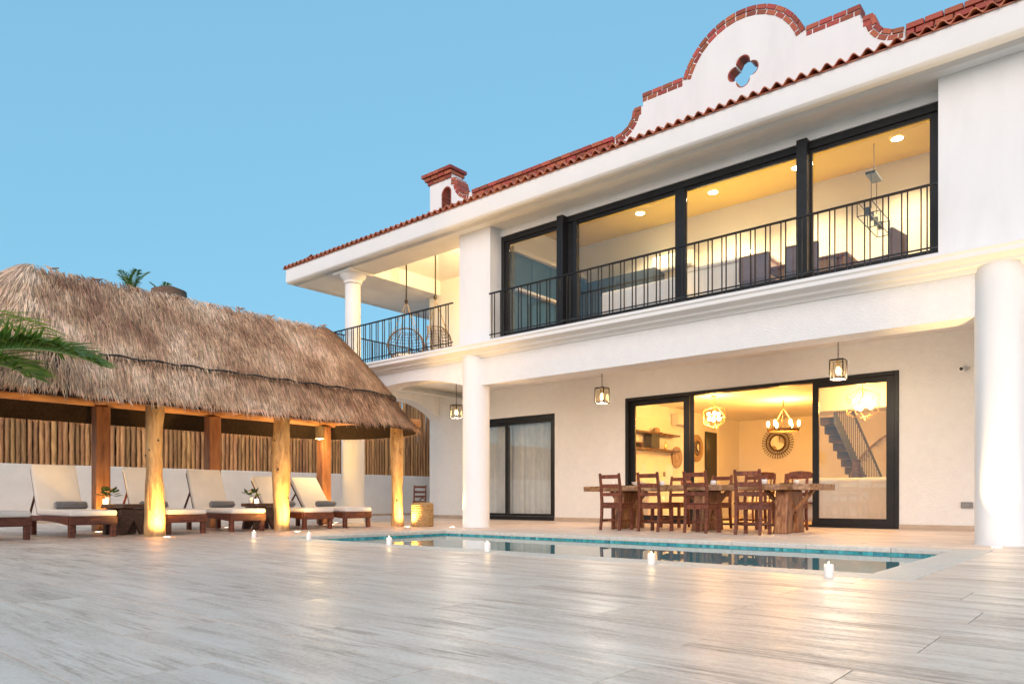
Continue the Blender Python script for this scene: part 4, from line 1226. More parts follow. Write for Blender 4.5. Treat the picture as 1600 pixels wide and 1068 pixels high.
st1 = make_side_table(); st1['label'] = 'rustic dark slab side table left of the first log post'
st1.location = (-11.32, 4.46, 0); st1.rotation_euler = (0, 0, .05)
st2 = dup(st1, 'rustic dark slab side table left of the second log post', (-11.55, 6.78, 0), -.08)
flowers((-11.50, 4.28, .445), 'white vase of green leaves and pink blossoms on the table by the first log post', 4, 'flower vases on the side tables')
candle_glass((-11.36, 4.20, .445), 'glowing candle glass beside the flowers by the first log post', 'candle glasses on the side tables')
flowers((-11.70, 6.68, .445), 'white vase of dark leaves and pink blossoms on the table by the second log post', 8, 'flower vases on the side tables')
candle_glass((-11.58, 6.72, .445), 'glowing candle glass beside the flowers by the second log post', 'candle glasses on the side tables')

# ------------------------------------------------------------------ basket and the chair by the side door
bk = thing('basket', 'round woven basket with lid standing between the last log post and the veranda column', 'basket', (-10.22, 9.36, 0), .3)
MB().lathe((0, 0, 0), [(.19, 0), (.205, .02), (.205, .22), (.20, .40), (.205, .42), (.195, .425)], 36).build('body', 'basket', bk, smooth=50)
rb = MB()
for k in range(13):
    rb.lathe((0, 0, .018 + k * .031), [(.201, 0), (.216, .011), (.201, .022)], 36, cap=False)
rb.build('weave_band', 'basket', bk, smooth=60)
MB().lathe((0, 0, .425), [(.20, 0), (.20, .015), (.12, .03), (.01, .035)], 30).build('lid', 'basket', bk, smooth=40)
MB().tube([(-.07 * cos(a_ * pi / 10), 0, .45 + .085 * sin(a_ * pi / 10)) for a_ in range(11)], .012, 8).build('handle', 'darkslab', bk, smooth=60)


# ------------------------------------------------------------------ dining furniture
def make_chair():
    """local: backrest towards -y, seat towards +y"""
    t = thing('dining_chair', '', 'chair', group='ladder back dining chairs on the veranda')
    W_, Dp, SH, H = .40, .42, .46, .945
    for s in (1, -1):
        x = s * (W_ / 2 - .022)
        MB().tube([(x, -Dp / 2 - .035, 0), (x, -Dp / 2 + .005, .25), (x, -Dp / 2 + .012, SH), (x, -Dp / 2 - .01, .70), (x, -Dp / 2 - .055, H)], [.027, .030, .031, .029, .025], 4).build('leg', 'redwood', t, bevel=.003)
        MB().box(x - .024, x + .024, Dp / 2 - .05, Dp / 2 - .002, 0, SH - .025).build('leg', 'redwood', t, bevel=.004)
        MB().box(x - .012, x + .012, -Dp / 2 + .02, Dp / 2 - .04, .14, .18).build('stretcher', 'redwood', t, bevel=.003)
        MB().box(x - .014, x + .014, -Dp / 2 + .02, Dp / 2 - .04, SH - .095, SH - .026).build('apron', 'redwood', t)
    MB().box(-W_ / 2 + .04, W_ / 2 - .04, Dp / 2 - .04, Dp / 2 - .012, SH - .095, SH - .026).build('apron', 'redwoodx', t)
    MB().box(-W_ / 2 + .04, W_ / 2 - .04, -Dp / 2 + .0, -Dp / 2 + .025, SH - .095, SH - .026).build('apron', 'redwoodx', t)
    MB().box(-W_ / 2 + .04, W_ / 2 - .04, -.02, .015, .145, .175).build('stretcher', 'redwoodx', t)
    MB().box(-W_ / 2 - .008, W_ / 2 + .008, -Dp / 2 + .04, Dp / 2 + .02, SH - .024, SH).build('seat', 'redwoodx', t, bevel=.005)
    for z0, z1 in ((.565, .625), (.70, .765), (.855, .92)):
        zc = (z0 + z1) / 2; yy = -Dp / 2 - .01 - max(0, zc - .62) * .16
        MB().box(-W_ / 2 + .042, W_ / 2 - .042, yy - .011, yy + .011, z0, z1).build('back_slat', 'redwoodx', t, bevel=.004)
    return t
ch = make_chair()
near = [(-6.62, 10.48, .06, 'ladder back chair at the left end of the near side of the table'),
        (-5.87, 10.46, -.03, 'second ladder back chair from the left on the near side of the table'),
        (-5.06, 10.46, -.02, 'third ladder back chair from the left on the near side of the table'),
        (-4.24, 10.42, .05, 'ladder back chair nearest the live edge right leg of the table, near side')]
far = [(-6.42, 12.12, pi + .04, 'ladder back chair across the table, facing the pool, farthest left'),
       (-5.62, 12.12, pi - .05, 'ladder back chair across the table, second from the left'),
       (-4.98, 12.12, pi + .02, 'ladder back chair across the table, third from the left'),
       (-4.30, 12.12, pi - .03, 'ladder back chair across the table by the right leg, facing the pool')]
for i, (x, y, rz, lab) in enumerate(near + far):
    if i == 0:
        ch.location = (x, y, 0); ch.rotation_euler = (0, 0, rz); ch['label'] = lab
    else:
        dup(ch, lab, (x, y, 0), rz)

# live edge table
tb = thing('dining_table', 'long live edge slab dining table on thick forked plank legs', 'table', (-5.44, 11.25, 0), absolute=True)
rs = random.Random(21); outl = []
N_ = 40
for i in range(N_ + 1):
    x = -7.63 + 4.15 * i / N_
    outl.append((x, 10.83 + .05 * sin(i * .5) + .03 * sin(i * 1.3) + rs.uniform(-.008, .008) + (.12 if i in (0, N_) else 0)))
for i in range(N_ + 1):
    x = -3.46 - 4.17 * i / N_
    outl.append((x, 11.72 + .05 * sin(i * .43 + 1) + .03 * sin(i * 1.1) - (.12 if i in (0, N_) else 0)))
MB().prism(outl, .655, .745, 'xy').build('tabletop', 'slabwood', tb, bevel=.014, seg=2)
def fork_leg(xc, w_, seed):
    rs = random.Random(seed)
    j = lambda v: v + rs.uniform(-.018, .018)
    # two thick leaning planks joined at the top, an arch between their feet
    MB().prism([(10.86, 0), (11.13, 0), (j(11.18), .26), (j(11.26), .36), (j(11.36), .30), (11.42, 0), (11.68, 0), (j(11.63), .35), (11.58, .654), (10.97, .654), (j(10.90), .3)], xc - w_ / 2, xc + w_ / 2, 'yz').build('leg', 'slableg', tb, bevel=.02, seg=2)
    for s in (1, -1):
        MB().bar((xc + s * w_ * .4, 11.27, .34), (xc + s * (w_ / 2 + .26), 11.27, .655), .10, .05).build('brace', 'slableg', tb, bevel=.008)
fork_leg(-6.88, .20, 1); fork_leg(-5.36, .20, 2); fork_leg(-4.02, .20, 3)

# things on the table
cup_mb = MB().lathe((0, 0, 0), [(.022, 0), (.038, .012), (.042, .06), (.043, .075), (.040, .075), (.036, .02), (.002, .012)], 20)
cup_mb.tube([(.04 + .022 * sin(pi * k / 8), 0, .062 - .045 * k / 8) for k in range(9)], .005, 6)
cup_me = cup_mb.mesh('cup', smooth=50); cup_me.materials.append(M['china'])
plate_me = MB().lathe((0, 0, 0), [(.07, 0), (.12, .012), (.13, .018), (.12, .018), (.07, .007), (.002, .007)], 28).mesh('plate', smooth=50); plate_me.materials.append(M['slate'])
bowl_me = MB().lathe((0, 0, 0), [(.04, 0), (.08, .03), (.10, .07), (.097, .07), (.075, .034), (.002, .012)], 24).mesh('bowl', smooth=50); bowl_me.materials.append(M['china'])
cups = [(-7.05, 11.05, 'white cup at the left end of the table'), (-6.42, 11.62, 'white cup seen through the back of the second near chair'), (-6.05, 11.0, 'white cup beside the orange pot'),
        (-5.38, 11.55, 'white cup behind the third near chair, left of it'), (-5.18, 11.1, 'white cup right beside the back of the third near chair'), (-4.55, 11.55, 'white cup left of the fourth near chair'),
        (-4.30, 11.0, 'white cup seen through the top of the fourth near chair'), (-4.02, 11.60, 'white cup standing over the right table leg')]
for x, y, lab in cups:
    tag(put('cup', cup_me, None, None, (x, y, .746), (0, 0, R(0, 6.28))), lab, 'cup', 'white cups on the dining table')
plates = [(-6.95, 11.35, 'grey plate at the left end of the table'), (-6.2, 11.25, 'grey plate between the second and third near chairs'), (-5.55, 11.2, 'grey plate in the middle of the table'),
          (-4.8, 11.2, 'grey plate between the third and fourth near chairs'), (-4.05, 11.3, 'grey plate beside the cup over the right table leg')]
for x, y, lab in plates:
    tag(put('plate', plate_me, None, None, (x, y, .746)), lab, 'plate', 'grey plates on the dining table')
tag(put('bowl', bowl_me, None, None, (-6.6, 11.1, .746)), 'white bowl on the table behind the second near chair', 'bowl')
pt = MB().lathe((-5.92, 11.6, .746), [(.05, 0), (.09, .03), (.095, .075), (.085, .09), (.08, .085), (.08, .03), (.002, .02)], 24).build('pot', 'claypot', smooth=50)
tag(pt, 'low burnt orange pot on the far side of the table', 'pot')

# ------------------------------------------------------------------ lanterns under the veranda ceiling
def make_lantern(power):
    t = thing('lantern', '', 'lantern', group='hanging box lanterns of the veranda')
    s, h_ = .095, .29
    fr = MB()
    for sx in (1, -1):
        for sy in (1, -1):
            fr.box(sx * s - .008, sx * s + .008, sy * s - .008, sy * s + .008, 0, h_)
    for z in (0, h_ - .014):
        for sx in (1, -1):
            fr.box(sx * s - .008, sx * s + .008, -s, s, z, z + .014); fr.box(-s, s, sx * s - .008, sx * s + .008, z, z + .014)
    fr.build('frame', 'iron', t)
    MB().box(-s, s, -s, s, h_, h_ + .012).build('cap', 'iron', t)
    gl = MB()
    for sx in (1, -1):
        gl.box(sx * (s - .003) - .001, sx * (s - .003) + .001, -s + .01, s - .01, .016, h_ - .016)
        gl.box(-s + .01, s - .01, sx * (s - .003) - .001, sx * (s - .003) + .001, .016, h_ - .016)
    gl.build('glass', 'lampglass', t)
    MB().lathe((0, 0, h_ - .10), [(.018, 0), (.02, .1)], 12).build('socket', 'brass', t, smooth=40)
    MB().lathe((0, 0, h_ - .225), [(.006, 0), (.03, .03), (.036, .06), (.024, .11), (.014, .13)], 14).build('bulb', 'bulbsoft' if power < 30 else 'bulb', t, smooth=60)
    chn = MB(); z = h_ + .01; k = 0
    while z < 3.275 - 2.33 - .05:
        a = (k % 2) * pi / 2
        chn.tube([(cos(a) * .011 * sin(q * pi / 4), sin(a) * .011 * sin(q * pi / 4), z + .02 + .02 * -cos(q * pi / 4)) for q in range(9)], .0035, 5, cap=False)
        z += .033; k += 1
    chn.build('chain', 'iron', t)
    MB().lathe((0, 0, 3.274 - 2.33 - .03), [(.05, .03), (.045, .005), (.01, 0)], 18).build('ceiling_rose', 'iron', t, smooth=40)
    lamp('POINT', (0, 0, -.03), power, (1.0, .80, .58), t, .03)
    return t
ln = make_lantern(26); ln.location = (-11.55, 11.6, 2.33); ln['label'] = 'dim box lantern hanging under the arch left of the veranda column'
l2 = dup(ln, 'dim box lantern hanging alone between the curtained door and the wide door', (-7.66, 11.6, 2.33))
l3 = make_lantern(42); l3.location = (-3.40, 11.6, 2.33); l3['label'] = 'brightly glowing box lantern hanging in front of the right door panel'

# ------------------------------------------------------------------ ground uplights
def uplight(loc, target, power, label, angle=70):
    tone = POSTLIGHT if 'post' in label or 'eave' in label else WARM2
    t = thing('uplight', label, 'ground light', loc, group='recessed ground uplights')
    MB().lathe((0, 0, 0), [(.062, .001), (.062, .006), (.048, .008), (.046, .004)], 22, cap=False).build('ring', 'plastic', t, smooth=30)
    MB().lathe((0, 0, 0), [(.046, .003), (.046, .005), (.001, .006)], 20).build('lens', 'uplens', t)
    d = Vector(target) - Vector(loc)
    lamp('SPOT', (0, 0, .03), power, tone, t, .03, Vector((0, 0, .03)) + d, angle, .8)
UP = 3.0
uplight((C1 - .26, COLY - .36, 0), (C1 - .14, COLY - .20, 1.8), 20 * UP, 'round ground uplight at the foot of the veranda column beside the pool', 60)
uplight((C2 + .03, COLY - .56, 0), (C2 + .03, COLY - .2, 1.3), 60 * UP, 'round ground uplight at the foot of the large right column', 60)
uplight((C3 - .28, COLY - .24, 0), (C3 - .18, COLY - .16, 2.4), 20 * UP, 'round ground uplight at the foot of the column behind the palapa', 60)
uplight((-9.96, 4.46, 0), (-10.40, 4.5, 1.5), 34 * UP, 'round ground uplight at the foot of the first log post', 140)
uplight((-10.10, 6.57, 0), (-10.54, 6.6, 1.5), 34 * UP, 'round ground uplight at the foot of the second log post', 140)
uplight((-10.24, 9.0, 0), (-10.64, 9.1, 1.5), 28 * UP, 'round ground uplight at the foot of the log post by the basket', 140)
uplight((-10.20, 2.2, 0), (-10.36, 2.3, 1.9), 26 * UP, 'round ground uplight left of the photo under the palapa eave', 90)
uplight((-12.45, 4.5, 0), (-12.64, 4.66, 1.9), 14 * UP, 'round ground uplight behind the loungers at the second cedar post', 90)
uplight((-12.45, 6.65, 0), (-12.64, 6.55, 1.9), 14 * UP, 'round ground uplight behind the loungers at the third cedar post', 90)
uplight((-12.45, 8.90, 0), (-12.64, 8.95, 1.9), 14 * UP, 'round ground uplight behind the loungers at the cedar post nearest the villa', 90)

# ------------------------------------------------------------------ candles along the pool edge
def make_candle(h_):
    t = thing('candle', '', 'candle', group='white candles lined up along the pool edge')
    MB().lathe((0, 0, 0), [(.029, 0), (.031, .004), (.031, h_ - .006), (.028, h_), (.02, h_ - .012), (.002, h_ - .014)], 24).build('wax', 'wax', t, smooth=45)
    MB().tube([(0, 0, h_ - .014), (.001, 0, h_ + .006)], .0015, 5).build('wick', 'rope', t)
    MB().lathe((0, 0, h_ - .002), [(.001, 0), (.0038, .005), (.0042, .010), (.0026, .016), (.0008, .023)], 10).build('flame', 'flame', t, smooth=70)
    lamp('POINT', (0, 0, h_ + .05), .2, WARM2, t, .012)
    return t
cspec = [(-8.88, 5.12, 'candle farthest from the pool, standing alone on the slabs toward the loungers'), (-7.86, 5.28, 'candle at the left corner of the pool'), (-6.30, 5.27, 'second candle from the left corner of the pool'),
         (-4.80, 5.25, 'candle in front of the water where the column is mirrored'), (-2.92, 5.13, 'candle in front of the mirrored dining chairs'), (-1.54, 5.05, 'largest looking candle, beside the near right corner of the pool')]
c0 = make_candle(.084)
for i, (x, y, lab) in enumerate(cspec):
    zz = .004 if y > PY0 - CW else 0.0
    if i == 0: c0.location = (x, y, zz); c0['label'] = lab
    else: dup(c0, lab, (x, y, zz), R(0, 6))

# ------------------------------------------------------------------ hanging chairs on the upper terrace
def make_swing():
    t = thing('hanging_chair', '', 'hanging chair', group='wicker hanging chairs on the upper terrace')
    bm = bmesh.new()
    bmesh.ops.create_uvsphere(bm, u_segments=26, v_segments=18, radius=1)
    dele = [v for v in bm.verts if (v.co.y < -.35 and v.co.z > -.45) or v.co.z > .93]
    bmesh.ops.delete(bm, geom=dele, context='VERTS')
    for v in bm.verts: v.co = Vector((v.co.x * .42, v.co.y * .36, v.co.z * .40))
    bmesh.ops.wireframe(bm, faces=bm.faces, thickness=.012, use_even_offset=True, use_replace=True, use_boundary=True)
    me = bpy.data.meshes.new('shell'); bm.to_mesh(me); bm.free()
    put('shell', me, 'darkwicker', t, (0, 0, .42))
    MB().lathe((0, -.02, .10), [(.02, 0), (.26, .02), (.30, .06), (.26, .11), (.02, .12)], 24).build('cushion', 'sofa', t, smooth=60)
    MB().tube([(.40 * cos(a * pi / 12), -.13 + .02 * sin(a), .42 + .38 * sin(a * pi / 12)) for a in range(25)], .016, 7).build('rim', 'darkwicker', t, smooth=60)
    rp = MB()
    for sx, sy, zz in ((.36, -.1, .55), (-.36, -.1, .55), (.22, .28, .62), (-.22, .28, .62)):
        rp.tube([(sx, sy, zz), (0, 0, 1.42)], .008, 5)
    rp.build('rope', 'hemp', t)
    MB().tube([(0, 0, 1.40), (0, 0, 2.45)], .017, 7).build('hanging_strap', 'rope', t)
    MB().ball((0, 0, 1.44), .045, 10, 1.3).build('knot', 'rope', t)
    return t
sw = make_swing(); sw.location = (-12.55, 11.0, 3.56); sw.rotation_euler = (0, 0, .7); sw['label'] = 'wicker hanging chair nearer the terrace corner column'
dup(sw, 'wicker hanging chair nearer the white pier on the terrace', (-11.65, 11.05, 3.50), -.9)
cl = thing('ceiling_lamp', 'small dome lamp on the terrace ceiling behind the white pier', 'lamp', (-10.5, 11.25, 5.97))
MB().lathe((0, 0, 0), [(.02, -.09), (.10, -.07), (.13, -.02), (.135, 0)], 22).build('shade', 'bulbsoft', cl, smooth=50)
lamp('POINT', (0, 0, -.2), 90, WARM2, cl, .10)

# ------------------------------------------------------------------ upstairs room
def downlight(x, y, z, power, label, grp):
    t = thing('downlight', label, 'ceiling light', (x, y, z), group=grp)
    MB().lathe((0, 0, 0), [(.095, -.002), (.095, -.012), (.08, -.014), (.078, -.004)], 22, cap=False).build('ring', 'plastic', t, smooth=30)
    MB().lathe((0, 0, -.012), [(.078, .004), (.078, 0), (.001, -.001)], 20).build('lens', 'downlight', t)
    lamp('SPOT', (0, 0, -.05), power, (1.0, .74, .38), t, .05, (0, 0, -2), 125, .9)
for i, (x, wh) in enumerate(((-7.1, 'in the second pane of the upper glazing'), (-5.63, 'in the third pane of the upper glazing'), (-4.17, 'beside the bar between the third and last panes'), (-2.69, 'alone in the last right hand pane'))):
    downlight(x, 12.05, 5.93, 165, 'round ceiling downlight ' + wh, 'ceiling downlights of the upper room')
for x, z, wh in ((-6.42, 5.02, 'near the centre mullion rail'), (-5.30, 5.0, 'right of the centre mullion'), (-5.72, 4.45, 'low, under the two others')):  # glow discs added for lamp reflections, not fittings on the wall
    t = thing('lamp_reflection', 'small round glow disc standing for a reflected lamp upstairs ' + wh, 'lamp reflection', (x, 12.84, z), group='added lamp reflections of the upper room')
    MB().lathe((0, 0, -.03), [(.05, 0), (.065, .03), (.05, .06)], 16).build('shade', 'bulbsoft', t, smooth=50)
    MB().box(-.03, .03, -.01, .008, -.03, .03).build('backplate', 'brass', t)
# cage pendant
cp = thing('cage_pendant', 'long dark wire cage pendant hanging in the right pane upstairs', 'pendant', (-3.0, 12.0, 4.78), pi / 2)
fr = MB()
for sy in (-.09, .09):
    for sz in (-.11, .11): fr.bar((-.55, sy, sz), (.55, sy, sz), .012, .012)
for sx in (-.55, 0, .55):
    fr.bar((sx, -.09, -.11), (sx, -.09, .11), .012, .012); fr.bar((sx, .09, -.11), (sx, .09, .11), .012, .012); fr.bar((sx, -.09, .11), (sx, .09, .11), .012, .012); fr.bar((sx, -.09, -.11), (sx, .09, -.11), .012, .012)
fr.build('frame', 'navy', cp)
MB().box(-.2, .2, -.07, .07, .62, .66).build('canopy', 'navy', cp)
MB().tube([(-.15, 0, .12), (-.15, 0, .64)], .005, 5).tube([(.15, 0, .12), (.15, 0, .64)], .005, 5).tube([(0, 0, .65), (0, 0, 1.18)], .005, 5).build('rod', 'navy', cp)
for sx in (-.36, -.12, .12, .36):
    MB().lathe((sx, 0, -.06), [(.03, 0), (.035, .05), (.03, .12)], 12).build('bulb_holder', 'navy', cp, smooth=50)
# dark wood table and upholstered chairs upstairs
ut = thing('upper_table', 'dark reddish dining table behind the upper railing, right of the middle', 'table', (-3.95, 11.75, 3.43))
MB().box(-.85, .75, -.4, .4, .68, .74).build('tabletop', 'redwoodx', ut, bevel=.01)
for sx in (-.7, .6):
    for sy in (-.3, .3): MB().box(sx - .04, sx + .04, sy - .04, sy + .04, 0, .68).build('leg', 'redwood', ut)
def soft_chair(loc, rz, label):
    t = thing('upholstered_chair', label, 'chair', loc, rz, 'upholstered chairs upstairs')
    MB().box(-.24, .24, -.24, .24, .40, .50).build('seat', 'mauve', t, bevel=.03, seg=2, smooth=60)
    MB().box(-.24, .24, -.27, -.20, .46, .86).build('backrest', 'mauve', t, bevel=.025, seg=2, smooth=60)
    for sx in (1, -1):
        for sy in (1, -1): MB().box(sx * .2 - .02, sx * .2 + .02, sy * .2 - .02, sy * .2 + .02, 0, .41).build('leg', 'darkdoor', t)
soft_chair((-4.45, 11.2, 3.43), 0, 'dark upholstered chair left at the upper room table')
soft_chair((-3.75, 11.2, 3.43), .1, 'dark upholstered chair in the middle at the upper room table')
soft_chair((-2.75, 11.35, 3.43), 1.4, 'dark upholstered chair at the right head of the upper room table')
isl = thing('kitchen_island', 'white kitchen island standing upstairs right of the centre mullion', 'counter', (-5.05, 11.6, 3.43))
MB().box(-.75, .65, -.35, .35, 0, .9).build('cabinet', 'inwall', isl, bevel=.004)
MB().box(-.80, .70, -.40, .40, .902, .95).build('countertop', 'china', isl, bevel=.006)
so = thing('upper_sofa', 'low white sofa back seen behind the railing in the second upper pane', 'sofa', (-6.35, 11.05, 3.43))
MB().box(-.8, .8, -.1, .7, .1, .42).build('seat', 'sofa', so, bevel=.05, seg=3, smooth=60)
MB().box(-.8, .8, -.3, -.1, .1, .72).build('backrest', 'sofa', so, bevel=.06, seg=3, smooth=60)
bp_ = thing('reflection_panel', 'tall added panel in sky reflection blue filling the narrow first pane upstairs', 'cabinet', (-9.19, 11.6, 3.43))  # added for the sky's reflection in the glass, its blue put into the colour
MB().box(0, .28, -1.2, 1.22, 0, 1.75).build('body', 'skyreflect', bp_, bevel=.004)
for k in range(4): MB().box(.281, .297, -1.18 + k * .6, -.60 + k * .6, .04, 1.70).build('door', 'skyreflect', bp_, bevel=.003)
MB().box(.282, .40, -1.1, .2, 1.02, 1.07).build('ledge', 'inwall', bp_)
MB().box(.0, .36, -1.2, 1.22, 1.752, 1.83).build('cornice', 'inwall', bp_)
cab = thing('media_cabinet', 'low dark slate cabinet upstairs in the second pane', 'cabinet', (-7.75, 12.62, 3.43))
MB().box(-.95, .75, -.2, .2, 0, 1.55).build('body', 'navy', cab, bevel=.005)
for k in range(4): MB().box(-.93 + k * .42, -.53 + k * .42, -.217, -.202, .04, 1.5).build('door', 'navy', cab, bevel=.003)
def air_con(loc, rz, label):
    t = thing('air_conditioner', label, 'air conditioner', loc, rz, 'wall mounted air conditioners')
    MB().prism([(-.2, .03), (-.16, 0), (0, 0), (0, .29), (-.19, .29), (-.21, .27)], -.42, .42, 'yz').build('casing', 'plastic', t, bevel=.006)
    MB().box(-.38, .38, -.19, -.06, -.006, .001).build('louvre', 'greyplastic', t)
air_con((-6.75, 12.84, 4.95), 0, 'white air conditioner on the upper room back wall')
fl = thing('leaf_ornament', 'black fan leaf ornament standing upstairs beside the white sofa', 'ornament', (-6.15, 12.3, 3.43))
lf = MB()
for k in range(9):
    a = radians(20 + k * 17.5)
    lf.tube([(0, 0, .75), (.2 * cos(a), 0, .75 + .22 * sin(a)), (.30 * cos(a), 0, .75 + .38 * sin(a))], [.008, .022, .004], 6)
lf.build('leaf', 'iron', fl, smooth=60)
MB().lathe((0, 0, 0), [(.12, 0), (.12, .02), (.012, .04), (.012, .76)], 16).build('stand', 'iron', fl, smooth=40)

# ------------------------------------------------------------------ living room
def cage_light(loc, r, label, power):
    t = thing('wire_chandelier', label, 'chandelier', loc, group='geometric wire chandeliers')
    ph = (1 + 5 ** .5) / 2
    V = [Vector(v).normalized() * r for v in [(-1, ph, 0), (1, ph, 0), (-1, -ph, 0), (1, -ph, 0), (0, -1, ph), (0, 1, ph), (0, -1, -ph), (0, 1, -ph), (ph, 0, -1), (ph, 0, 1), (-ph, 0, -1), (-ph, 0, 1)]]
    wr = MB()
    for i in range(12):
        for j in range(i):
            if (V[i] - V[j]).length < r * 1.1: wr.tube([V[i], V[j]], .0042, 5)
    wr.build('cage', 'brass', t)
    ar = MB()
    for k in range(6):
        a = k * pi / 3; d = Vector((cos(a), sin(a), .5 if k % 2 else -.5)) * r * .42
        ar.tube([(0, 0, 0), d], .006, 5)
        MB().ball(d, .045, 12).build('bulb', 'bulb', t, smooth=60)
    ar.tube([(0, 0, 0), (0, 0, IZ - loc[2] - .02)], .008, 6)
    ar.build('stem', 'brass', t)
    MB().lathe((0, 0, IZ - loc[2] - .03), [(.02, 0), (.06, .01), (.065, .028)], 18).build('ceiling_rose', 'brass', t, smooth=40)
    lamp('POINT', (0, 0, 0), power, WARM, t, .12)
cage_light((-7.36, 15.8, 2.42), .30, 'geometric wire chandelier glowing in the open middle of the wide door', 85)
cage_light((-3.95, 15.0, 2.34), .34, 'geometric wire chandelier glowing behind the right door panel', 50)
rc = thing('ring_chandelier', 'rustic ring chandelier with upright candle bulbs hung on ropes', 'chandelier', (-6.38, 17.5, 2.14), .3)
rg = MB()
n = 40
rg.lathe((0, 0, 0), [(.335, 0), (.355, 0), (.355, .05), (.335, .05), (.335, 0)], n, cap=False)
rg.build('ring', 'darkslab', rc, smooth=40)
for k in range(6):
    a = k * pi / 3; p = (.345 * cos(a), .345 * sin(a))
    MB().lathe((p[0], p[1], .05), [(.018, 0), (.018, .06)], 10).build('holder', 'iron', rc, smooth=40)
    MB().lathe((p[0], p[1], .11), [(.012, 0), (.032, .04), (.034, .10), (.028, .13), (.006, .15)], 14).build('bulb', 'bulb', rc, smooth=60)
rp = MB()
for k in range(3):
    a = k * 2 * pi / 3 + .5; rp.tube([(.345 * cos(a), .345 * sin(a), .04), (0, 0, .56)], .012, 6)
rp.tube([(0, 0, .55), (0, 0, IZ - 2.14 - .002)], .014, 6)
rp.build('rope', 'darkslab', rc)
lamp('POINT', (0, 0, .30), 105, WARM, rc, .14)
# sunburst mirror
sm = thing('sunburst_mirror', 'round sunburst mirror with a rattan ray frame on the back wall', 'mirror', (-7.99, IY1 - .03, 2.18))
def ydisc(r0, r1, y0, y1, n=40):
    mb = MB(); vs = []
    for rr, yy in ((r0, y0), (r1, y0), (r1, y1), (r0, y1)):
        for k in range(n): vs.append((rr * cos(2 * pi * k / n), yy, rr * sin(2 * pi * k / n)))
    fs = [(j * n + k, j * n + (k + 1) % n, ((j + 1) % 4) * n + (k + 1) % n, ((j + 1) % 4) * n + k) for j in range(4) for k in range(n)]
    return mb.add(vs, fs)
ydisc(.001, .215, -.03, -.02).build('glass', 'mirror', sm)
ydisc(.21, .25, -.05, .0).build('rim', 'darkslab', sm, smooth=40)
ydisc(.33, .35, -.04, -.01).build('rim', 'darkslab', sm, smooth=40)
ry = MB()
for k in range(36):
    a = 2 * pi * k / 36; ry.tube([(.24 * cos(a), -.02, .24 * sin(a)), (.46 * cos(a), -.02, .46 * sin(a))], .009, 5); ry.ball((.46 * cos(a), -.02, .46 * sin(a)), .016, 6)
ry.build('ray', 'darkslab', sm)
# left wall (faces +x): shelves, air conditioner, round mirror, woven plate, dark door
def xdisc(loc, rings, name, label, cat):
    t = thing(name, label, cat, loc, pi / 2)
    for r0, r1, y0, y1, mt, nm_ in rings: ydisc(r0, r1, y0, y1).build(nm_, mt, t, smooth=40)
    return t
xdisc((IX0 + .01, 17.45, 1.62), [(.001, .10, -.03, -.005, 'hemp', 'centre'), (.10, .14, -.045, -.005, 'wicker', 'ring'), (.14, .21, -.03, -.005, 'hemp', 'ring'), (.21, .28, -.04, -.005, 'wicker', 'rim')], 'woven_plate', 'round woven wall plate under the shelves end', 'wall plate')
xdisc((IX0 + .01, 18.6, 1.92), [(.001, .21, -.02, -.01, 'mirror', 'glass'), (.21, .30, -.05, -.005, 'wicker', 'rim'), (.30, .38, -.035, -.005, 'hemp', 'rim')], 'round_mirror', 'round mirror in a wide woven frame on the side wall', 'mirror')
air_con((IX0 + .02, 17.6, 2.45), pi / 2, 'white air conditioner high on the living room side wall')
idr = MB().box(IX0 + .002, IX0 + .045, 19.15, 19.85, .01, 2.42).build('inner_door', 'darkdoor')
tag(idr, 'dark narrow looking door in the living room side wall', 'door')
for z, lab in ((2.12, 'upper dark wall shelf seen through the left door panel'), (1.72, 'lower dark wall shelf seen through the left door panel')):
    s = MB().box(IX0 + .003, IX0 + .26, 14.9, 17.2, z, z + .045).build('wall_shelf', 'darkslab')
    tag(s, lab, 'shelf', 'dark wall shelves')
bx = MB().box(IX0 + .04, IX0 + .24, 15.75, 16.15, 1.766, 2.119).build('storage_box', 'navy'); tag(bx, 'dark box standing between the two shelves', 'box')
bw_ = MB().lathe((IX0 + .14, 15.3, 1.766), [(.06, 0), (.13, .06), (.15, .11), (.14, .11), (.12, .06), (.002, .02)], 24).build('wooden_bowl', 'darkslab', smooth=50); tag(bw_, 'dark wooden bowl on the lower shelf', 'bowl')
ht = MB().lathe((IX0 + .14, 16.15, 2.166), [(.16, 0), (.165, .012), (.10, .02), (.09, .10), (.05, .13), (.002, .135)], 24).build('straw_hat', 'hemp', smooth=50); tag(ht, 'pale straw hat on the upper shelf', 'hat')
vs_ = MB().lathe((IX0 + .13, 16.65, 1.766), [(.03, 0), (.045, .05), (.02, .14), (.012, .2), (.018, .21)], 16).build('bottle_vase', 'brass', smooth=50); tag(vs_, 'slim brass vase on the lower shelf', 'vase')
kc = thing('kitchen_counter', 'white cabinet under the wall shelves in the living room', 'cabinet', (IX0 + .32, 16.0, 0))
MB().box(-.3, .3, -1.05, 1.1, .0, .86).build('cabinet', 'inwall', kc, bevel=.004)
MB().box(-.3, .33, -1.07, 1.12, .862, .90).build('countertop', 'china', kc, bevel=.005)
so_ = MB().box(IX0 + .002, IX0 + .012, 16.75, 16.87, 1.10, 1.22).build('wall_outlet', 'greyplastic'); tag(so_, 'small grey wall outlet under the shelves', 'outlet')
# back wall switches
for x, z, mt, lab in ((-6.9, 1.62, 'plastic', 'white thermostat right of the sunburst mirror'), (-6.9, 1.17, 'darkdoor', 'dark switch plate right of the sunburst mirror')):
    o = MB().box(x - .09, x + .09, IY1 - .025, IY1 - .002, z - .06, z + .06).build('switch_plate', mt); tag(o, lab, 'switch')
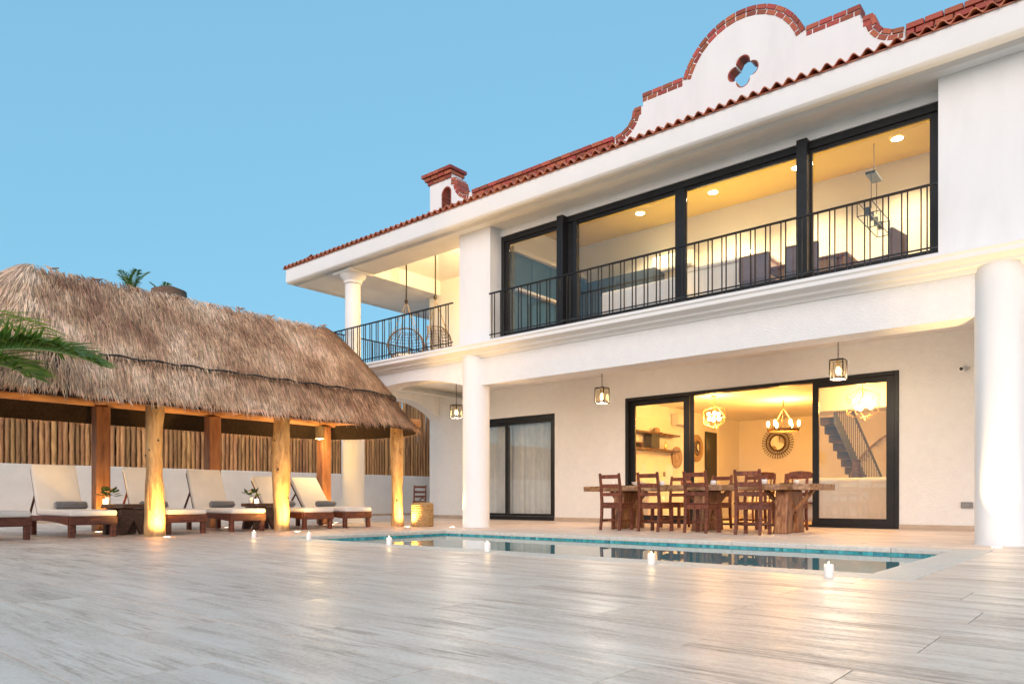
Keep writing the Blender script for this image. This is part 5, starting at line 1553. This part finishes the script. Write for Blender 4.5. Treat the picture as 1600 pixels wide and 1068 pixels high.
# sofas
def sofa(loc, rz, wd, label, bh=.80):
    t = thing('sofa', label, 'sofa', loc, rz, 'white sofas in the living room')
    MB().box(-wd / 2, wd / 2, -.42, .42, .08, .40).build('base', 'sofa', t, bevel=.04, seg=3, smooth=60)
    MB().box(-wd / 2, wd / 2, -.46, -.24, .10, bh).build('backrest', 'sofa', t, bevel=.07, seg=3, smooth=60)
    for s in (1, -1): MB().box(s * wd / 2 - .11, s * wd / 2 + .11, -.44, .42, .10, .60).build('armrest', 'sofa', t, bevel=.06, seg=3, smooth=60)
    k = max(2, int(wd / .8))
    for i in range(k):
        a = -wd / 2 + .12 + (wd - .24) * i / k; b = -wd / 2 + .12 + (wd - .24) * (i + 1) / k
        MB().box(a + .01, b - .01, -.24, .42, .402, .52).build('seat_cushion', 'sofa', t, bevel=.045, seg=3, smooth=60)
        MB().obox(((a + b) / 2, -.18, .70), ((b - a) / 2 - .03, 0, 0), (0, .07, .02), (0, -.05, .17)).build('back_cushion', 'canvas', t, bevel=.045, seg=3, smooth=60)
sofa((-4.1, 15.3, 0), 0, 2.0, 'white sofa with its back to the right door panel', .93)
sofa((-6.4, 19.2, 0), pi, 2.6, 'cream sofa facing out under the ring chandelier')
# coffee table, armchairs
ct = thing('coffee_table', 'low live edge coffee table on a dark root base in the living room', 'table', (-6.1, 17.0, 0))
MB().prism([(-.65, -.3), (0, -.34), (.62, -.28), (.68, .1), (.4, .33), (-.3, .3), (-.7, .2)], .40, .46, 'xy').build('tabletop', 'slabwood', ct, bevel=.01)
MB().lathe((0, 0, 0), [(.30, 0), (.34, .08), (.22, .2), (.26, .32), (.30, .40)], 9).build('root_base', 'darkslab', ct, smooth=30)
tag(MB().lathe((-6.15, 16.95, .461), [(.06, 0), (.16, .04), (.22, .075), (.21, .075), (.15, .045), (.002, .02)], 24).build('wooden_bowl', 'darkslab', smooth=50), 'shallow dark bowl on the coffee table', 'bowl')
def arm_chair(loc, rz, label):
    t = thing('armchair', label, 'armchair', loc, rz, 'carved round top armchairs in the living room')
    for s in (1, -1):
        MB().tube([(s * .26, .25, 0), (s * .26, .24, .44), (s * .27, .24, .64)], .024, 8).build('leg', 'redwood', t, smooth=50)
        MB().tube([(s * .24, -.27, 0), (s * .24, -.24, .45), (s * .23, -.34, 1.04)], .024, 8).build('leg', 'redwood', t, smooth=50)
        MB().tube([(s * .27, .27, .64), (s * .28, 0, .66), (s * .25, -.26, .66)], .024, 8).build('armrest', 'redwood', t, smooth=50)
    MB().box(-.27, .27, -.25, .27, .42, .46).build('seat', 'redwoodx', t, bevel=.006)
    pts = [(-.25, .93), (.25, .93), (.25, 1.02), (.20, 1.07), (0, 1.09), (-.20, 1.07), (-.25, 1.02)]
    MB().prism(pts, -.355, -.325, 'xz').build('crest_rail', 'redwoodx', t, bevel=.006)
    for k in range(4): MB().tube([(-.15 + k * .1, -.25, .46), (-.15 + k * .1, -.335, .95)], .013, 6).build('spindle', 'redwood', t, smooth=50)
arm_chair((-5.05, 14.75, 0), pi + .3, 'carved round top armchair at the right jamb of the open doorway')
arm_chair((-5.95, 14.75, 0), pi - .2, 'carved round top armchair left in the open doorway, behind the fourth chair')
pv = thing('plume_vase', 'tall vase with one brown feathery palm plume leaning right behind the sofa', 'vase', (-4.32, 15.95, 0))
MB().lathe((0, 0, 0), [(.10, 0), (.16, .2), (.16, .8), (.07, 1.2), (.08, 1.32)], 22).build('vase', 'darkslab', pv, smooth=60)
rs = random.Random(2); vs = []; fs = []
for i in range(260):
    t_ = rs.random(); p = Vector((.02 + .62 * t_ ** 1.1, .1 * t_, 1.30 + .75 * t_ - .18 * t_ * t_)); dv = Vector((.75, rs.gauss(0, .35), .1 + rs.gauss(-.3, .35))).normalized(); l_ = rs.uniform(.12, .34) * (1.1 - .6 * t_)
    sd = dv.cross(Vector((.2, .3, 1))).normalized() * .006; b = len(vs)
    vs += [tuple(p - sd), tuple(p + sd), tuple(p + dv * l_)]; fs.append((b, b + 1, b + 2))
me = bpy.data.meshes.new('plume'); me.from_pydata(vs, [], fs); o = put('plume', me, 'pampas', pv); o['kind'] = 'stuff'
MB().tube([(.02 + .62 * t_ ** 1.1, .1 * t_, 1.30 + .75 * t_ - .18 * t_ * t_) for t_ in [k / 10 for k in range(11)]], .008, 6).build('stem', 'pampas', pv)

# small red chair by the side door at the end of the veranda
arm_chair_red = dup(ch, 'red brown ladder chair standing alone by the dark side door beyond the veranda', (-16.9, 15.35, 0), .9)

# ------------------------------------------------------------------ wall fittings and bell
cm = thing('security_camera', 'small black and white security camera on the veranda wall by the right column', 'camera', (-2.10, YB - .002, 2.64))
MB().lathe((0, 0, 0), [(.05, 0), (.05, .02), (.03, .03)], 16).build('mount', 'plastic', cm, loc=(0, -.0, 0)).rotation_euler = (pi / 2, 0, 0)
MB().tube([(0, -.03, 0), (-.015, -.12, -.015)], [.036, .036], 14).build('housing', 'plastic', cm, smooth=40)
MB().tube([(-.015, -.12, -.015), (-.016, -.125, -.016)], [.03, .028], 14).build('lens', 'black', cm)
vt = thing('wall_vent', 'small grey louvred outlet box low on the veranda wall beside the right column', 'outlet box', (-2.05, YB - .002, .42))
frame_rect(MB(), -.085, .085, -.05, .05, -.025, 0, .012, .012, .012, .012).build('frame', 'greyplastic', vt)
for k in range(4): MB().box(-.072, .072, -.02, -.004, -.032 + k * .019, -.021 + k * .019).build('slat', 'greyplastic', vt)
be = thing('bell', 'small dark bell hanging in the arched opening of the roof tower', 'bell', (-10.165, 10.22, 6.27))
MB().lathe((0, 0, 0), [(.055, 0), (.05, .02), (.035, .06), (.03, .11), (.012, .13)], 16).build('body', 'iron', be, smooth=50)
MB().tube([(0, 0, .12), (0, 0, .345)], .008, 6).build('hanger', 'iron', be)
MB().ball((0, 0, .0), .014, 8).build('clapper', 'iron', be)
